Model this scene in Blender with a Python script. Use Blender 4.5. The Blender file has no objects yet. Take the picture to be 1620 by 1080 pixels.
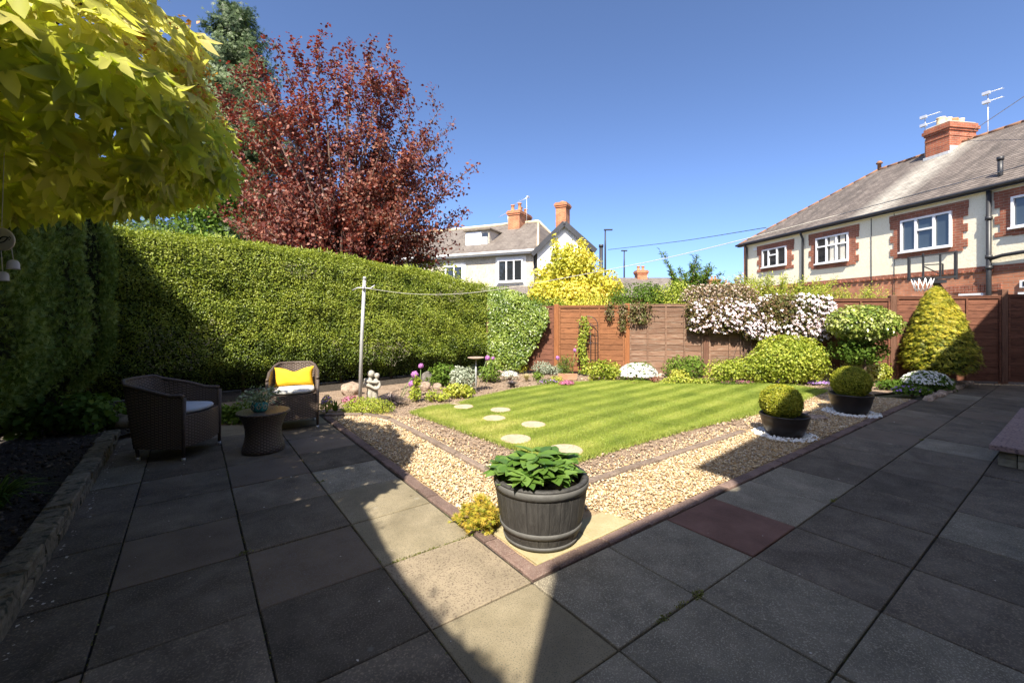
import bpy, math, random
import numpy as np
from mathutils import Vector, Matrix

# ------------------------------------------------------------------ camera, sky, sun, exposure
sc = bpy.context.scene
COL = sc.collection
cam_data = bpy.data.cameras.new("camera")
cam = bpy.data.objects.new("camera", cam_data)
COL.objects.link(cam)
cam.location = (0, 0, 1.4)
cam.rotation_euler = (math.radians(90), 0, 0)
cam_data.lens = 15.29
cam_data.sensor_width = 36.0
cam_data.shift_y = -0.0259
cam_data.clip_start = 0.05
cam_data.clip_end = 2000
sc.camera = cam

SUN_EL, SUN_AZ = 49.0, 13.5          # the light travels 13 degrees right of +Y
world = bpy.data.worlds.new("World")
sc.world = world
world.use_nodes = True
wn = world.node_tree.nodes
wl = world.node_tree.links
bg = wn["Background"]
sky = wn.new("ShaderNodeTexSky")
sky.sky_type = 'NISHITA'
sky.sun_disc = False
sky.sun_elevation = math.radians(SUN_EL)
sky.sun_rotation = math.radians(180 + SUN_AZ)
sky.altitude = 0
sky.air_density = 0.43
sky.dust_density = 1.5
sky.ozone_density = 5.5
wl.new(sky.outputs[0], bg.inputs[0])
bg.inputs[1].default_value = 0.150
sun_data = bpy.data.lights.new("sun", 'SUN')
sun_data.energy = 5.0
sun_data.angle = math.radians(0.55)
sun_data.color = (1.0, 0.92, 0.78)
sun = bpy.data.objects.new("sun", sun_data)
COL.objects.link(sun)
ce, se = math.cos(math.radians(SUN_EL)), math.sin(math.radians(SUN_EL))
sdir = Vector((math.sin(math.radians(SUN_AZ)) * ce, math.cos(math.radians(SUN_AZ)) * ce, -se))
sun.rotation_euler = sdir.to_track_quat('-Z', 'Y').to_euler()
sun.location = (-3, -12, 15)
sc.view_settings.view_transform = 'Standard'
sc.view_settings.look = 'None'
sc.view_settings.gamma = 1.0
sc.view_settings.use_curve_mapping = False
sc.view_settings.exposure = 1.22

# ------------------------------------------------------------------ helpers
rng = np.random.default_rng(11)
rnd = random.Random(5)
PI = math.pi
AX = math.radians(53.6)
D1 = (math.sin(AX), math.cos(AX))        # patio axis u (to the right and away)
D2 = (-math.cos(AX), math.sin(AX))       # patio axis m (to the left and away)
PROT = math.atan2(D1[1], D1[0])


def pt(u, m):
    return (u * D1[0] + m * D2[0], u * D1[1] + m * D2[1])


def to_um(x, y):
    return (x * D1[0] + y * D1[1], x * D2[0] + y * D2[1])


class MB:
    """collects polygons (with optional uvs) for one mesh"""
    def __init__(s):
        s.v, s.f, s.uv = [], [], []
        s.smooth = []

    def add(s, verts, faces, smooth=False, uvs=None):
        o = len(s.v)
        s.v.extend([tuple(p) for p in verts])
        for i, f in enumerate(faces):
            s.f.append([o + k for k in f])
            s.smooth.append(smooth)
            s.uv.append(uvs[i] if uvs else None)
        return s

    def box(s, x0, x1, y0, y1, z0, z1):
        v = [(x0, y0, z0), (x1, y0, z0), (x1, y1, z0), (x0, y1, z0), (x0, y0, z1), (x1, y0, z1), (x1, y1, z1), (x0, y1, z1)]
        return s.add(v, [(0, 3, 2, 1), (4, 5, 6, 7), (0, 1, 5, 4), (1, 2, 6, 5), (2, 3, 7, 6), (3, 0, 4, 7)])

    def cbox(s, x0, x1, y0, y1, z0, z1, c=.006, jit=0.0):
        """box with a chamfered top"""
        def r(a, b, cc, d, z):
            return [(a + rnd.uniform(-jit, jit), cc + rnd.uniform(-jit, jit), z), (b + rnd.uniform(-jit, jit), cc + rnd.uniform(-jit, jit), z),
                    (b + rnd.uniform(-jit, jit), d + rnd.uniform(-jit, jit), z), (a + rnd.uniform(-jit, jit), d + rnd.uniform(-jit, jit), z)]
        v = r(x0, x1, y0, y1, z0) + r(x0, x1, y0, y1, z1 - c) + r(x0 + c, x1 - c, y0 + c, y1 - c, z1)
        f = [(8, 9, 10, 11)]
        for k in range(4):
            n = (k + 1) % 4
            f += [(k, n, 4 + n, 4 + k), (4 + k, 4 + n, 8 + n, 8 + k)]
        return s.add(v, f)

    def prism(s, poly, z0, z1):
        n = len(poly)
        v = [(p[0], p[1], z0) for p in poly] + [(p[0], p[1], z1) for p in poly]
        f = [tuple(range(n))[::-1], tuple(range(n, 2 * n))]
        f += [(k, (k + 1) % n, n + (k + 1) % n, n + k) for k in range(n)]
        return s.add(v, f)

    def extrude_y(s, poly, y0, y1):
        """poly of (x,z) extruded along y"""
        n = len(poly)
        v = [(p[0], y0, p[1]) for p in poly] + [(p[0], y1, p[1]) for p in poly]
        f = [tuple(range(n)), tuple(range(n, 2 * n))[::-1]]
        f += [((k + 1) % n, k, n + k, n + (k + 1) % n) for k in range(n)]
        return s.add(v, f)

    def lathe(s, prof, n=32, c=(0, 0, 0), smooth=True, cap=True, uvs=None, R=None):
        v = []
        for r, z in prof:
            for k in range(n):
                a = 2 * PI * k / n
                v.append((c[0] + r * math.cos(a), c[1] + r * math.sin(a), c[2] + z))
        f, uu = [], []
        arc = 0
        for i in range(len(prof) - 1):
            dl = math.hypot(prof[i + 1][0] - prof[i][0], prof[i + 1][1] - prof[i][1])
            for k in range(n):
                kk = (k + 1) % n
                f.append((i * n + k, i * n + kk, (i + 1) * n + kk, (i + 1) * n + k))
                rr = uvs if uvs else 1
                uu.append([(k / n * rr, arc), ((k + 1) / n * rr, arc), ((k + 1) / n * rr, arc + dl), (k / n * rr, arc + dl)])
            arc += dl
        s.add(v, f, smooth, uu if uvs else None)
        if cap:
            o = len(s.v) - len(v)
            s.f.append([o + k for k in range(n)][::-1]); s.smooth.append(False); s.uv.append(None)
            s.f.append([o + (len(prof) - 1) * n + k for k in range(n)]); s.smooth.append(False); s.uv.append(None)
        return s

    def tube(s, pts, rad, n=6, smooth=True):
        pts = [Vector(p) for p in pts]
        if not hasattr(rad, '__len__'):
            rad = [rad] * len(pts)
        rings = []
        up = None
        for i, p in enumerate(pts):
            d = (pts[min(i + 1, len(pts) - 1)] - pts[max(i - 1, 0)])
            if d.length < 1e-9:
                d = Vector((0, 0, 1))
            d.normalize()
            if up is None:
                up = Vector((1, 0, 0)) if abs(d.x) < .8 else Vector((0, 1, 0))
            a = d.cross(up)
            if a.length < 1e-6:
                a = d.cross(Vector((0, 1, 0)))
            a.normalize()
            b = d.cross(a).normalized()
            up = -b
            rings.append([p + (a * math.cos(2 * PI * k / n) + b * math.sin(2 * PI * k / n)) * rad[i] for k in range(n)])
        v = [q for r in rings for q in r]
        f = []
        for i in range(len(rings) - 1):
            for k in range(n):
                kk = (k + 1) % n
                f.append((i * n + k, i * n + kk, (i + 1) * n + kk, (i + 1) * n + k))
        f.append(tuple(range(n))[::-1])
        f.append(tuple(range((len(rings) - 1) * n, len(rings) * n)))
        return s.add(v, f, smooth)

    def bar(s, a, b, w, h=None):
        """square bar from a to b"""
        a, b = Vector(a), Vector(b)
        h = h or w
        d = (b - a).normalized()
        up = Vector((0, 0, 1)) if abs(d.z) < .9 else Vector((0, 1, 0))
        x = d.cross(up).normalized() * w / 2
        y = x.cross(d).normalized() * h / 2
        v = [a - x - y, a + x - y, a + x + y, a - x + y, b - x - y, b + x - y, b + x + y, b - x + y]
        return s.add(v, [(0, 3, 2, 1), (4, 5, 6, 7), (0, 1, 5, 4), (1, 2, 6, 5), (2, 3, 7, 6), (3, 0, 4, 7)])

    def grid(s, fn, nu, nv, smooth=True, us=1, vs=1, closed=False):
        v = [fn(i / nu, j / nv) for j in range(nv + 1) for i in range(nu + 1)]
        f, uu = [], []
        for j in range(nv):
            for i in range(nu):
                f.append((j * (nu + 1) + i, j * (nu + 1) + i + 1, (j + 1) * (nu + 1) + i + 1, (j + 1) * (nu + 1) + i))
                uu.append([(i / nu * us, j / nv * vs), ((i + 1) / nu * us, j / nv * vs), ((i + 1) / nu * us, (j + 1) / nv * vs), (i / nu * us, (j + 1) / nv * vs)])
        return s.add(v, f, smooth, uu)

    def ball(s, c, r, n=12, m=8, smooth=True):
        rx, ry, rz = r if hasattr(r, '__len__') else (r, r, r)
        v = []
        for j in range(m + 1):
            t = PI * j / m
            for i in range(n):
                a = 2 * PI * i / n
                v.append((c[0] + rx * math.sin(t) * math.cos(a), c[1] + ry * math.sin(t) * math.sin(a), c[2] + rz * math.cos(t)))
        f = []
        for j in range(m):
            for i in range(n):
                ii = (i + 1) % n
                f.append((j * n + i, (j + 1) * n + i, (j + 1) * n + ii, j * n + ii))
        return s.add(v, f, smooth)

    def mesh(s, name, mats=()):
        me = bpy.data.meshes.new(name)
        me.from_pydata(s.v, [], s.f)
        if any(s.smooth):
            me.polygons.foreach_set("use_smooth", s.smooth)
        if any(u is not None for u in s.uv):
            uvl = me.uv_layers.new(name="UVMap")
            flat = []
            for f, u in zip(s.f, s.uv):
                for k in range(len(f)):
                    flat.extend(u[k] if u is not None else (0.0, 0.0))
            uvl.data.foreach_set("uv", flat)
        for m in (mats if isinstance(mats, (list, tuple)) else [mats]):
            me.materials.append(m)
        me.update()
        return me


def link(name, me, parent=None, loc=None, rz=None, rot=None, mat=None):
    o = bpy.data.objects.new(name, me)
    COL.objects.link(o)
    if parent is not None:
        o.parent = parent
    if loc is not None:
        o.location = loc if len(loc) == 3 else (loc[0], loc[1], 0)
    if rz is not None:
        o.rotation_euler = (0, 0, rz)
    if rot is not None:
        o.rotation_euler = rot
    return o


def tag(o, label=None, cat=None, group=None, kind=None):
    if label: o["label"] = label
    if cat: o["category"] = cat
    if group: o["group"] = group
    if kind: o["kind"] = kind
    return o


def thing(name, label, cat, loc=(0, 0, 0), rz=0, group=None):
    return tag(link(name, None, loc=loc, rz=rz), label, cat, group)


def part(name, mb, mat, parent, **kw):
    return link(name, mb.mesh(name, mat), parent, **kw)


# ------------------------------------------------------------------ materials
def nodes(name):
    m = bpy.data.materials.new(name)
    m.use_nodes = True
    return m, m.node_tree.nodes, m.node_tree.links, m.node_tree.nodes["Principled BSDF"]


def hexa(c):
    return (c[0], c[1], c[2], 1)


def matr(name, c1, c2=None, scale=8, rough=.8, bump=.3, bscale=None, c3=None, sscale=60, metal=0, detail=6, objrand=0, spec=.3, dist=.01, stretch=None, coord='Object', stain=0):
    """noise-mottled surface: c1..c2 in broad patches, c3 as fine specks"""
    m, n, l, b = nodes(name)
    tc = n.new("ShaderNodeTexCoord")
    vec = tc.outputs[coord]
    if stretch:
        mp = n.new("ShaderNodeMapping"); mp.inputs[3].default_value = stretch
        l.new(vec, mp.inputs[0]); vec = mp.outputs[0]
    if objrand:
        oi0 = n.new("ShaderNodeObjectInfo")
        ml_ = n.new("ShaderNodeMath"); ml_.operation = 'MULTIPLY'; ml_.inputs[1].default_value = 57.0
        l.new(oi0.outputs["Random"], ml_.inputs[0])
        ad_ = n.new("ShaderNodeVectorMath"); ad_.operation = 'ADD'
        l.new(vec, ad_.inputs[0]); l.new(ml_.outputs[0], ad_.inputs[1]); vec = ad_.outputs[0]
    b.inputs["Roughness"].default_value = rough
    b.inputs["Metallic"].default_value = metal
    b.inputs["Specular IOR Level"].default_value = spec
    no = n.new("ShaderNodeTexNoise"); no.inputs["Scale"].default_value = scale; no.inputs["Detail"].default_value = detail
    no.inputs["Roughness"].default_value = .65
    l.new(vec, no.inputs["Vector"])
    rp = n.new("ShaderNodeValToRGB")
    rp.color_ramp.elements[0].position = .32; rp.color_ramp.elements[1].position = .68
    rp.color_ramp.elements[0].color = hexa(c1); rp.color_ramp.elements[1].color = hexa(c2 or c1)
    l.new(no.outputs[0], rp.inputs[0])
    col = rp.outputs[0]
    no2 = n.new("ShaderNodeTexNoise"); no2.inputs["Scale"].default_value = bscale or sscale; no2.inputs["Detail"].default_value = 4
    l.new(vec, no2.inputs["Vector"])
    if c3:
        no3 = n.new("ShaderNodeTexNoise"); no3.inputs["Scale"].default_value = sscale; no3.inputs["Detail"].default_value = 3
        l.new(vec, no3.inputs["Vector"])
        r3 = n.new("ShaderNodeValToRGB"); r3.color_ramp.elements[0].position = .52; r3.color_ramp.elements[1].position = .68
        l.new(no3.outputs[0], r3.inputs[0])
        mx = n.new("ShaderNodeMix"); mx.data_type = 'RGBA'
        l.new(r3.outputs[0], mx.inputs[0]); l.new(col, mx.inputs[6]); mx.inputs[7].default_value = hexa(c3)
        col = mx.outputs[2]
    if stain:
        n5 = n.new("ShaderNodeTexNoise"); n5.inputs["Scale"].default_value = 2.6; n5.inputs["Detail"].default_value = 7; n5.inputs["Roughness"].default_value = .7; n5.inputs["Distortion"].default_value = .6
        l.new(vec, n5.inputs["Vector"])
        m5 = n.new("ShaderNodeMapRange"); m5.inputs[1].default_value = .35; m5.inputs[2].default_value = .68; m5.inputs[3].default_value = 1 - stain; m5.inputs[4].default_value = 1 + stain
        l.new(n5.outputs[0], m5.inputs[0])
        v5 = n.new("ShaderNodeVectorMath"); v5.operation = 'SCALE'; l.new(col, v5.inputs[0]); l.new(m5.outputs[0], v5.inputs["Scale"])
        col = v5.outputs[0]
        vo = n.new("ShaderNodeTexVoronoi"); vo.inputs["Scale"].default_value = 7; l.new(vec, vo.inputs["Vector"])
        n6 = n.new("ShaderNodeTexNoise"); n6.inputs["Scale"].default_value = 5; l.new(vec, n6.inputs["Vector"])
        a6 = n.new("ShaderNodeMath"); a6.operation = 'SUBTRACT'; l.new(n6.outputs[0], a6.inputs[0]); l.new(vo.outputs[0], a6.inputs[1])
        r6 = n.new("ShaderNodeMapRange"); r6.inputs[1].default_value = .50; r6.inputs[2].default_value = .56; r6.inputs[3].default_value = 0; r6.inputs[4].default_value = .35
        l.new(a6.outputs[0], r6.inputs[0])
        x6 = n.new("ShaderNodeMix"); x6.data_type = 'RGBA'; l.new(r6.outputs[0], x6.inputs[0]); l.new(col, x6.inputs[6]); x6.inputs[7].default_value = (.30, .28, .23, 1)
        col = x6.outputs[2]
    if objrand:
        oi = n.new("ShaderNodeObjectInfo")
        mr = n.new("ShaderNodeMapRange"); mr.inputs[3].default_value = 1 - objrand; mr.inputs[4].default_value = 1 + objrand
        l.new(oi.outputs["Random"], mr.inputs[0])
        vm = n.new("ShaderNodeVectorMath"); vm.operation = 'SCALE'
        l.new(col, vm.inputs[0]); l.new(mr.outputs[0], vm.inputs["Scale"])
        col = vm.outputs[0]
    l.new(col, b.inputs["Base Color"])
    if bump:
        bp = n.new("ShaderNodeBump"); bp.inputs["Strength"].default_value = bump; bp.inputs["Distance"].default_value = dist
        l.new(no2.outputs[0], bp.inputs["Height"]); l.new(bp.outputs[0], b.inputs["Normal"])
    return m


def matleaf(name, cols, rough=.5, trans=.3, spec=.35, tcol=None):
    """foliage: colour ramp over the per-leaf random attribute, some light passes through"""
    m, n, l, b = nodes(name)
    at = n.new("ShaderNodeAttribute"); at.attribute_name = "rnd"
    rp = n.new("ShaderNodeValToRGB")
    e = rp.color_ramp.elements
    while len(e) < len(cols):
        e.new(.5)
    for i, c in enumerate(cols):
        e[i].position = i / max(1, len(cols) - 1); e[i].color = hexa(c)
    l.new(at.outputs["Fac"], rp.inputs[0])
    l.new(rp.outputs[0], b.inputs["Base Color"])
    b.inputs["Roughness"].default_value = rough
    b.inputs["Specular IOR Level"].default_value = spec
    if trans:
        tr = n.new("ShaderNodeBsdfTranslucent")
        vm = n.new("ShaderNodeVectorMath"); vm.operation = 'MULTIPLY'
        l.new(rp.outputs[0], vm.inputs[0]); vm.inputs[1].default_value = tcol or (1.3, 1.35, .6)
        l.new(vm.outputs[0], tr.inputs[0])
        mx = n.new("ShaderNodeMixShader"); mx.inputs[0].default_value = trans
        l.new(b.outputs[0], mx.inputs[1]); l.new(tr.outputs[0], mx.inputs[2])
        l.new(mx.outputs[0], n["Material Output"].inputs[0])
    return m


def mat_attr(name, cols, rough=.8, bump=0):
    return matleaf(name, cols, rough=rough, trans=0, spec=.25)


def matbrick(name, c1, c2, mortar, scale=1.0, axis='XZ', bump=.5):
    m, n, l, b = nodes(name)
    tc = n.new("ShaderNodeTexCoord")
    sp = n.new("ShaderNodeSeparateXYZ"); l.new(tc.outputs["Object"], sp.inputs[0])
    cb = n.new("ShaderNodeCombineXYZ")
    ad = n.new("ShaderNodeMath"); ad.operation = 'ADD'
    l.new(sp.outputs[0], ad.inputs[0]); l.new(sp.outputs[1], ad.inputs[1])
    l.new(ad.outputs[0], cb.inputs[0]); l.new(sp.outputs[2], cb.inputs[1])
    br = n.new("ShaderNodeTexBrick")
    br.inputs["Color1"].default_value = hexa(c1); br.inputs["Color2"].default_value = hexa(c2); br.inputs["Mortar"].default_value = hexa(mortar)
    br.inputs["Scale"].default_value = scale
    br.inputs["Brick Width"].default_value = .225; br.inputs["Row Height"].default_value = .075; br.inputs["Mortar Size"].default_value = .008
    l.new(cb.outputs[0], br.inputs["Vector"])
    no = n.new("ShaderNodeTexNoise"); no.inputs["Scale"].default_value = 2.5; no.inputs["Detail"].default_value = 8
    l.new(tc.outputs["Object"], no.inputs["Vector"])
    mr = n.new("ShaderNodeMapRange"); mr.inputs[1].default_value = .3; mr.inputs[2].default_value = .7; mr.inputs[3].default_value = .65; mr.inputs[4].default_value = 1.2
    l.new(no.outputs[0], mr.inputs[0])
    vm = n.new("ShaderNodeVectorMath"); vm.operation = 'SCALE'
    l.new(br.outputs[0], vm.inputs[0]); l.new(mr.outputs[0], vm.inputs["Scale"])
    l.new(vm.outputs[0], b.inputs["Base Color"])
    b.inputs["Roughness"].default_value = .9
    bp = n.new("ShaderNodeBump"); bp.inputs["Strength"].default_value = bump; bp.inputs["Distance"].default_value = .01; bp.invert = True
    l.new(br.outputs["Fac"], bp.inputs["Height"]); l.new(bp.outputs[0], b.inputs["Normal"])
    return m


def matwicker(name, c1, c2, cell=.012):
    m, n, l, b = nodes(name)
    uv = n.new("ShaderNodeUVMap"); uv.uv_map = "UVMap"
    sc_ = n.new("ShaderNodeVectorMath"); sc_.operation = 'SCALE'; sc_.inputs["Scale"].default_value = 1 / cell
    l.new(uv.outputs[0], sc_.inputs[0])
    sp = n.new("ShaderNodeSeparateXYZ"); l.new(sc_.outputs[0], sp.inputs[0])

    def M(op, a, bb=None):
        k = n.new("ShaderNodeMath"); k.operation = op
        for i, x in enumerate((a, bb)):
            if x is None: continue
            if isinstance(x, (int, float)): k.inputs[i].default_value = x
            else: l.new(x, k.inputs[i])
        return k.outputs[0]
    x, y = sp.outputs[0], sp.outputs[1]
    px_ = M('ABSOLUTE', M('SINE', M('MULTIPLY', x, PI)))
    py_ = M('ABSOLUTE', M('SINE', M('MULTIPLY', y, PI)))
    par = M('MODULO', M('ADD', M('FLOOR', M('MULTIPLY', x, .5)), M('FLOOR', y)), 2.0)
    par = M('ABSOLUTE', par)
    # horizontal strand over (bulging along x across two cells) or under
    wide = M('ABSOLUTE', M('SINE', M('MULTIPLY', x, PI / 2)))
    over = M('MULTIPLY', M('POWER', py_, .6), M('ADD', M('MULTIPLY', wide, .6), .4))
    under = M('MULTIPLY', M('POWER', px_, .6), .45)
    hgt = M('ADD', M('MULTIPLY', par, over), M('MULTIPLY', M('SUBTRACT', 1.0, par), under))
    rp = n.new("ShaderNodeValToRGB")
    rp.color_ramp.elements[0].position = .08; rp.color_ramp.elements[1].position = .75
    rp.color_ramp.elements[0].color = hexa(c1); rp.color_ramp.elements[1].color = hexa(c2)  # dark gaps and pale crowns: weave shade and highlights put into the colour
    l.new(hgt, rp.inputs[0]); l.new(rp.outputs[0], b.inputs["Base Color"])
    b.inputs["Roughness"].default_value = .42
    b.inputs["Specular IOR Level"].default_value = .5
    bp = n.new("ShaderNodeBump"); bp.inputs["Strength"].default_value = .9; bp.inputs["Distance"].default_value = .006
    l.new(hgt, bp.inputs["Height"]); l.new(bp.outputs[0], b.inputs["Normal"])
    return m


def matglass(name, tint=(.05, .07, .09)):
    m, n, l, b = nodes(name)
    b.inputs["Base Color"].default_value = hexa(tint)
    b.inputs["Roughness"].default_value = .04
    b.inputs["Specular IOR Level"].default_value = 1.0
    return m


M = {}
M['slab'] = matr('dark_slab', (.082, .066, .048), (.142, .118, .088), scale=5, stain=.30, rough=.88, bump=.35, c3=(.22, .175, .125), sscale=120, bscale=90, objrand=.26, dist=.003)
M['slab_mid'] = matr('grey_slab', (.140, .120, .088), (.220, .192, .142), stain=.22, scale=6, rough=.9, bump=.4, c3=(.36, .32, .235), sscale=150, bscale=130, objrand=.1, dist=.003)
M['slab_buff'] = matr('buff_slab', (.22, .18, .125), (.30, .245, .17), stain=.15, scale=4, rough=.92, bump=.5, c3=(.12, .09, .07), sscale=110, bscale=110, objrand=.06, dist=.004)
M['slab_olive'] = matr('olive_slab', (.18, .15, .095), (.25, .21, .14), stain=.18, scale=4, rough=.92, bump=.4, c3=(.10, .095, .07), sscale=160, bscale=110, objrand=.06, dist=.003)
M['slab_red'] = matr('red_slab', (.125, .066, .048), (.18, .098, .073), stain=.2, scale=4, rough=.9, bump=.3, c3=(.16, .10, .085), sscale=160, dist=.003)
M['slab_purple'] = matr('mauve_slab', (.24, .165, .145), (.33, .235, .205), scale=5, rough=.85, bump=.5, c3=(.10, .07, .075), sscale=50, dist=.004)
M['cream_stone'] = matr('cream_sandstone', (.30, .25, .14), (.40, .345, .21), scale=6, rough=.9, bump=.3, c3=(.28, .26, .12), sscale=70, dist=.003)
M['edge_brick'] = matr('edging_brick', (.105, .068, .058), (.18, .12, .10), scale=9, rough=.92, bump=.7, c3=(.22, .17, .14), sscale=130, objrand=.2, dist=.004)
M['joint'] = matr('joint_sand', (.012, .011, .010), (.035, .03, .022), scale=30, rough=1, bump=.8, c3=(.05, .055, .02), sscale=14)
M['soil'] = matr('dry_soil', (.25, .175, .12), (.38, .285, .205), scale=7, rough=1, bump=1, bscale=60, c3=(.08, .06, .05), sscale=45, dist=.03)
M['dark_soil_and_shade'] = matr('dark_soil_and_shade', (.030, .023, .018), (.065, .052, .04), scale=14, rough=1, bump=1, bscale=60, c3=(.10, .08, .06), sscale=60, dist=.03)  # soil colour, also laid as painted shade under the back hedge
M['gravel_base'] = matr('gravel_base', (.30, .21, .12), (.46, .34, .2), scale=60, rough=1, bump=1, bscale=90, dist=.02)
M['ground'] = matr('ground', (.07, .08, .03), (.14, .12, .07), scale=1, rough=1, bump=.4)
M['turf'] = matr('lawn_turf', (.13, .15, .03), (.20, .20, .055), scale=3, rough=1, bump=.6, bscale=150, c3=(.19, .17, .075), sscale=25)
M['wall_stone'] = matr('reconstituted_stone', (.13, .108, .072), (.25, .21, .145), scale=14, rough=.95, bump=1, bscale=40, c3=(.05, .05, .03), sscale=18, objrand=.22, dist=.012)
M['rock'] = matr('rock', (.26, .19, .14), (.42, .32, .25), scale=8, rough=.95, bump=.8, c3=(.16, .13, .1), sscale=30, objrand=.25, dist=.02)
M['grey_rock'] = matr('grey_rock', (.10, .09, .08), (.2, .18, .16), scale=10, rough=.95, bump=.8, dist=.02)
M['stepping'] = matr('stepping_stone', (.36, .28, .19), (.50, .40, .29), scale=18, rough=.95, bump=.7, c3=(.22, .17, .12), sscale=80, dist=.006)
M['kerb'] = matr('edging_kerb', (.15, .11, .085), (.26, .20, .16), scale=9, rough=.95, bump=.7, c3=(.10, .08, .06), sscale=60, objrand=.15, dist=.008)
M['fence_orange'] = matr('orange_brown_timber', (.16, .062, .026), (.27, .118, .052), scale=3, rough=.8, bump=.4, bscale=14, stretch=(1, 1, 14), objrand=.18, dist=.006, c3=(.09, .035, .014), sscale=6)
M['fence_brown'] = matr('weathered_brown_timber', (.13, .068, .043), (.23, .135, .088), scale=3, rough=.85, bump=.5, bscale=14, stretch=(1, 1, 14), objrand=.2, dist=.006, c3=(.26, .19, .14), sscale=5)
M['fence_red'] = matr('red_brown_timber', (.11, .042, .025), (.20, .084, .05), scale=3, rough=.8, bump=.4, bscale=14, stretch=(1, 1, 14), objrand=.15, dist=.006, c3=(.055, .022, .014), sscale=6)
M['post_orange'] = matr('orange_post_timber', (.20, .075, .028), (.28, .11, .042), scale=4, rough=.8, bump=.3, stretch=(8, 8, 1), objrand=.1)
M['post_brown'] = matr('brown_post_timber', (.11, .052, .033), (.18, .092, .06), scale=4, rough=.8, bump=.3, stretch=(8, 8, 1), objrand=.1)
M['render'] = matr('cream_pebbledash', (.82, .75, .58), (.87, .81, .66), scale=1.5, rough=.95, bump=.6, bscale=22, c3=(.76, .68, .50), sscale=34, dist=.012)
M['render_pale'] = matr('pale_pebbledash', (.44, .39, .31), (.58, .52, .43), scale=2.2, rough=.95, bump=.8, bscale=25, c3=(.36, .31, .26), sscale=9, dist=.03)
M['white_render'] = matr('white_render', (.76, .74, .69), (.84, .82, .78), scale=2, rough=.9, bump=.2)
M['brick'] = matbrick('red_brick', (.44, .16, .08), (.52, .22, .12), (.38, .24, .17))
M['brick_dark'] = matbrick('chimney_brick', (.38, .11, .05), (.27, .075, .04), (.30, .19, .13))
M['brick_orange'] = matbrick('orange_brick', (.46, .165, .07), (.38, .12, .05), (.42, .28, .18))
M['own_brick'] = matbrick('house_brick', (.28, .10, .06), (.22, .08, .05), (.3, .27, .22))
M['quoin'] = matbrick('quoin_brick', (.34, .11, .06), (.27, .085, .05), (.34, .22, .16))
M['upvc'] = matr('white_frame', (.78, .78, .80), (.82, .82, .84), scale=3, rough=.35, bump=0, spec=.5)
M['glass'] = matglass('window_glass')
M['glass_dark'] = matglass('dark_window_glass', (.02, .022, .025))
M['curtain'] = matr('curtain', (.55, .52, .45), (.66, .62, .55), scale=6, rough=.9, bump=.3, stretch=(6, 6, 1))
M['black_plastic'] = matr('black_plastic', (.022, .023, .026), (.035, .035, .04), scale=6, rough=.45, bump=.05, spec=.5)
M['ridge'] = matr('ridge_tile', (.17, .09, .055), (.27, .145, .085), scale=6, rough=.9, bump=.4)
M['lead'] = matr('lead_flashing', (.36, .37, .38), (.55, .56, .57), scale=10, rough=.6, bump=.3)
M['pot_clay'] = matr('clay_pot', (.42, .19, .09), (.52, .26, .13), scale=5, rough=.85, bump=.2)
M['pot_buff'] = matr('buff_chimney_pot', (.62, .46, .28), (.72, .58, .38), scale=5, rough=.85, bump=.2)
M['metal'] = matr('galvanised_metal', (.40, .40, .40), (.52, .52, .52), scale=12, rough=.5, bump=.1, metal=.3)
M['dark_metal'] = matr('dark_metal', (.03, .03, .033), (.05, .05, .055), scale=12, rough=.5, bump=.1, metal=.3)
M['aerial'] = matr('aerial_metal', (.55, .55, .57), (.7, .7, .72), scale=12, rough=.4, bump=0, metal=.5)
M['bark'] = matr('bark', (.06, .042, .03), (.14, .10, .075), scale=14, rough=.95, bump=.9, stretch=(3, 3, 1))
M['twig'] = matr('twig', (.10, .06, .045), (.19, .13, .10), scale=14, rough=.9, bump=.4)
M['stem'] = matr('green_stem', (.12, .18, .05), (.2, .28, .09), scale=9, rough=.7, bump=.1)
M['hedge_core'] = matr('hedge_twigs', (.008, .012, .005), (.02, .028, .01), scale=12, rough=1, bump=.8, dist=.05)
M['wicker'] = matwicker('brown_wicker', (.008, .006, .006), (.19, .14, .11), .015)
M['wicker_table'] = matwicker('dark_wicker', (.008, .006, .006), (.16, .12, .10), .015)
M['wicker_cord'] = matr('wicker_cord', (.06, .045, .038), (.12, .09, .075), scale=60, rough=.5, bump=.5)
M['cushion'] = matr('pale_cushion', (.50, .49, .46), (.60, .59, .55), scale=4, rough=.95, bump=.25, bscale=9, dist=.02)
M['cushion_grey'] = matr('grey_cushion', (.40, .43, .46), (.52, .55, .58), scale=4, rough=.95, bump=.25, bscale=9, dist=.02)
M['yellow'] = matr('yellow_velvet', (.78, .42, .018), (.92, .55, .03), scale=7, rough=.85, bump=.3, bscale=12, dist=.02)
M['statue'] = matr('weathered_concrete', (.30, .28, .24), (.46, .43, .37), scale=16, rough=.95, bump=.5, c3=(.26, .24, .2), sscale=60, dist=.005)
M['terra'] = matr('terracotta', (.32, .17, .10), (.42, .25, .16), scale=8, rough=.9, bump=.3)
M['jar'] = matr('stone_jar', (.22, .18, .125), (.32, .27, .19), scale=10, rough=.9, bump=.5, c3=(.15, .12, .08), sscale=40)
M['barrel'] = matr('grey_barrel_staves', (.026, .025, .024), (.062, .059, .056), scale=5, rough=.6, bump=.6, bscale=20, stretch=(9, 9, .7), dist=.006, spec=.45)
M['barrel_band'] = matr('grey_barrel_band', (.075, .073, .07), (.115, .112, .106), scale=10, rough=.6, bump=.2, c3=(.09, .09, .085), sscale=50)
M['pot'] = matr('black_bowl_pot', (.016, .013, .012), (.028, .022, .02), scale=5, rough=.33, bump=.05, spec=.55)
M['teal'] = matr('turquoise_glass', (.02, .16, .17), (.05, .30, .30), scale=20, rough=.2, bump=.1, spec=.7)
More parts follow.
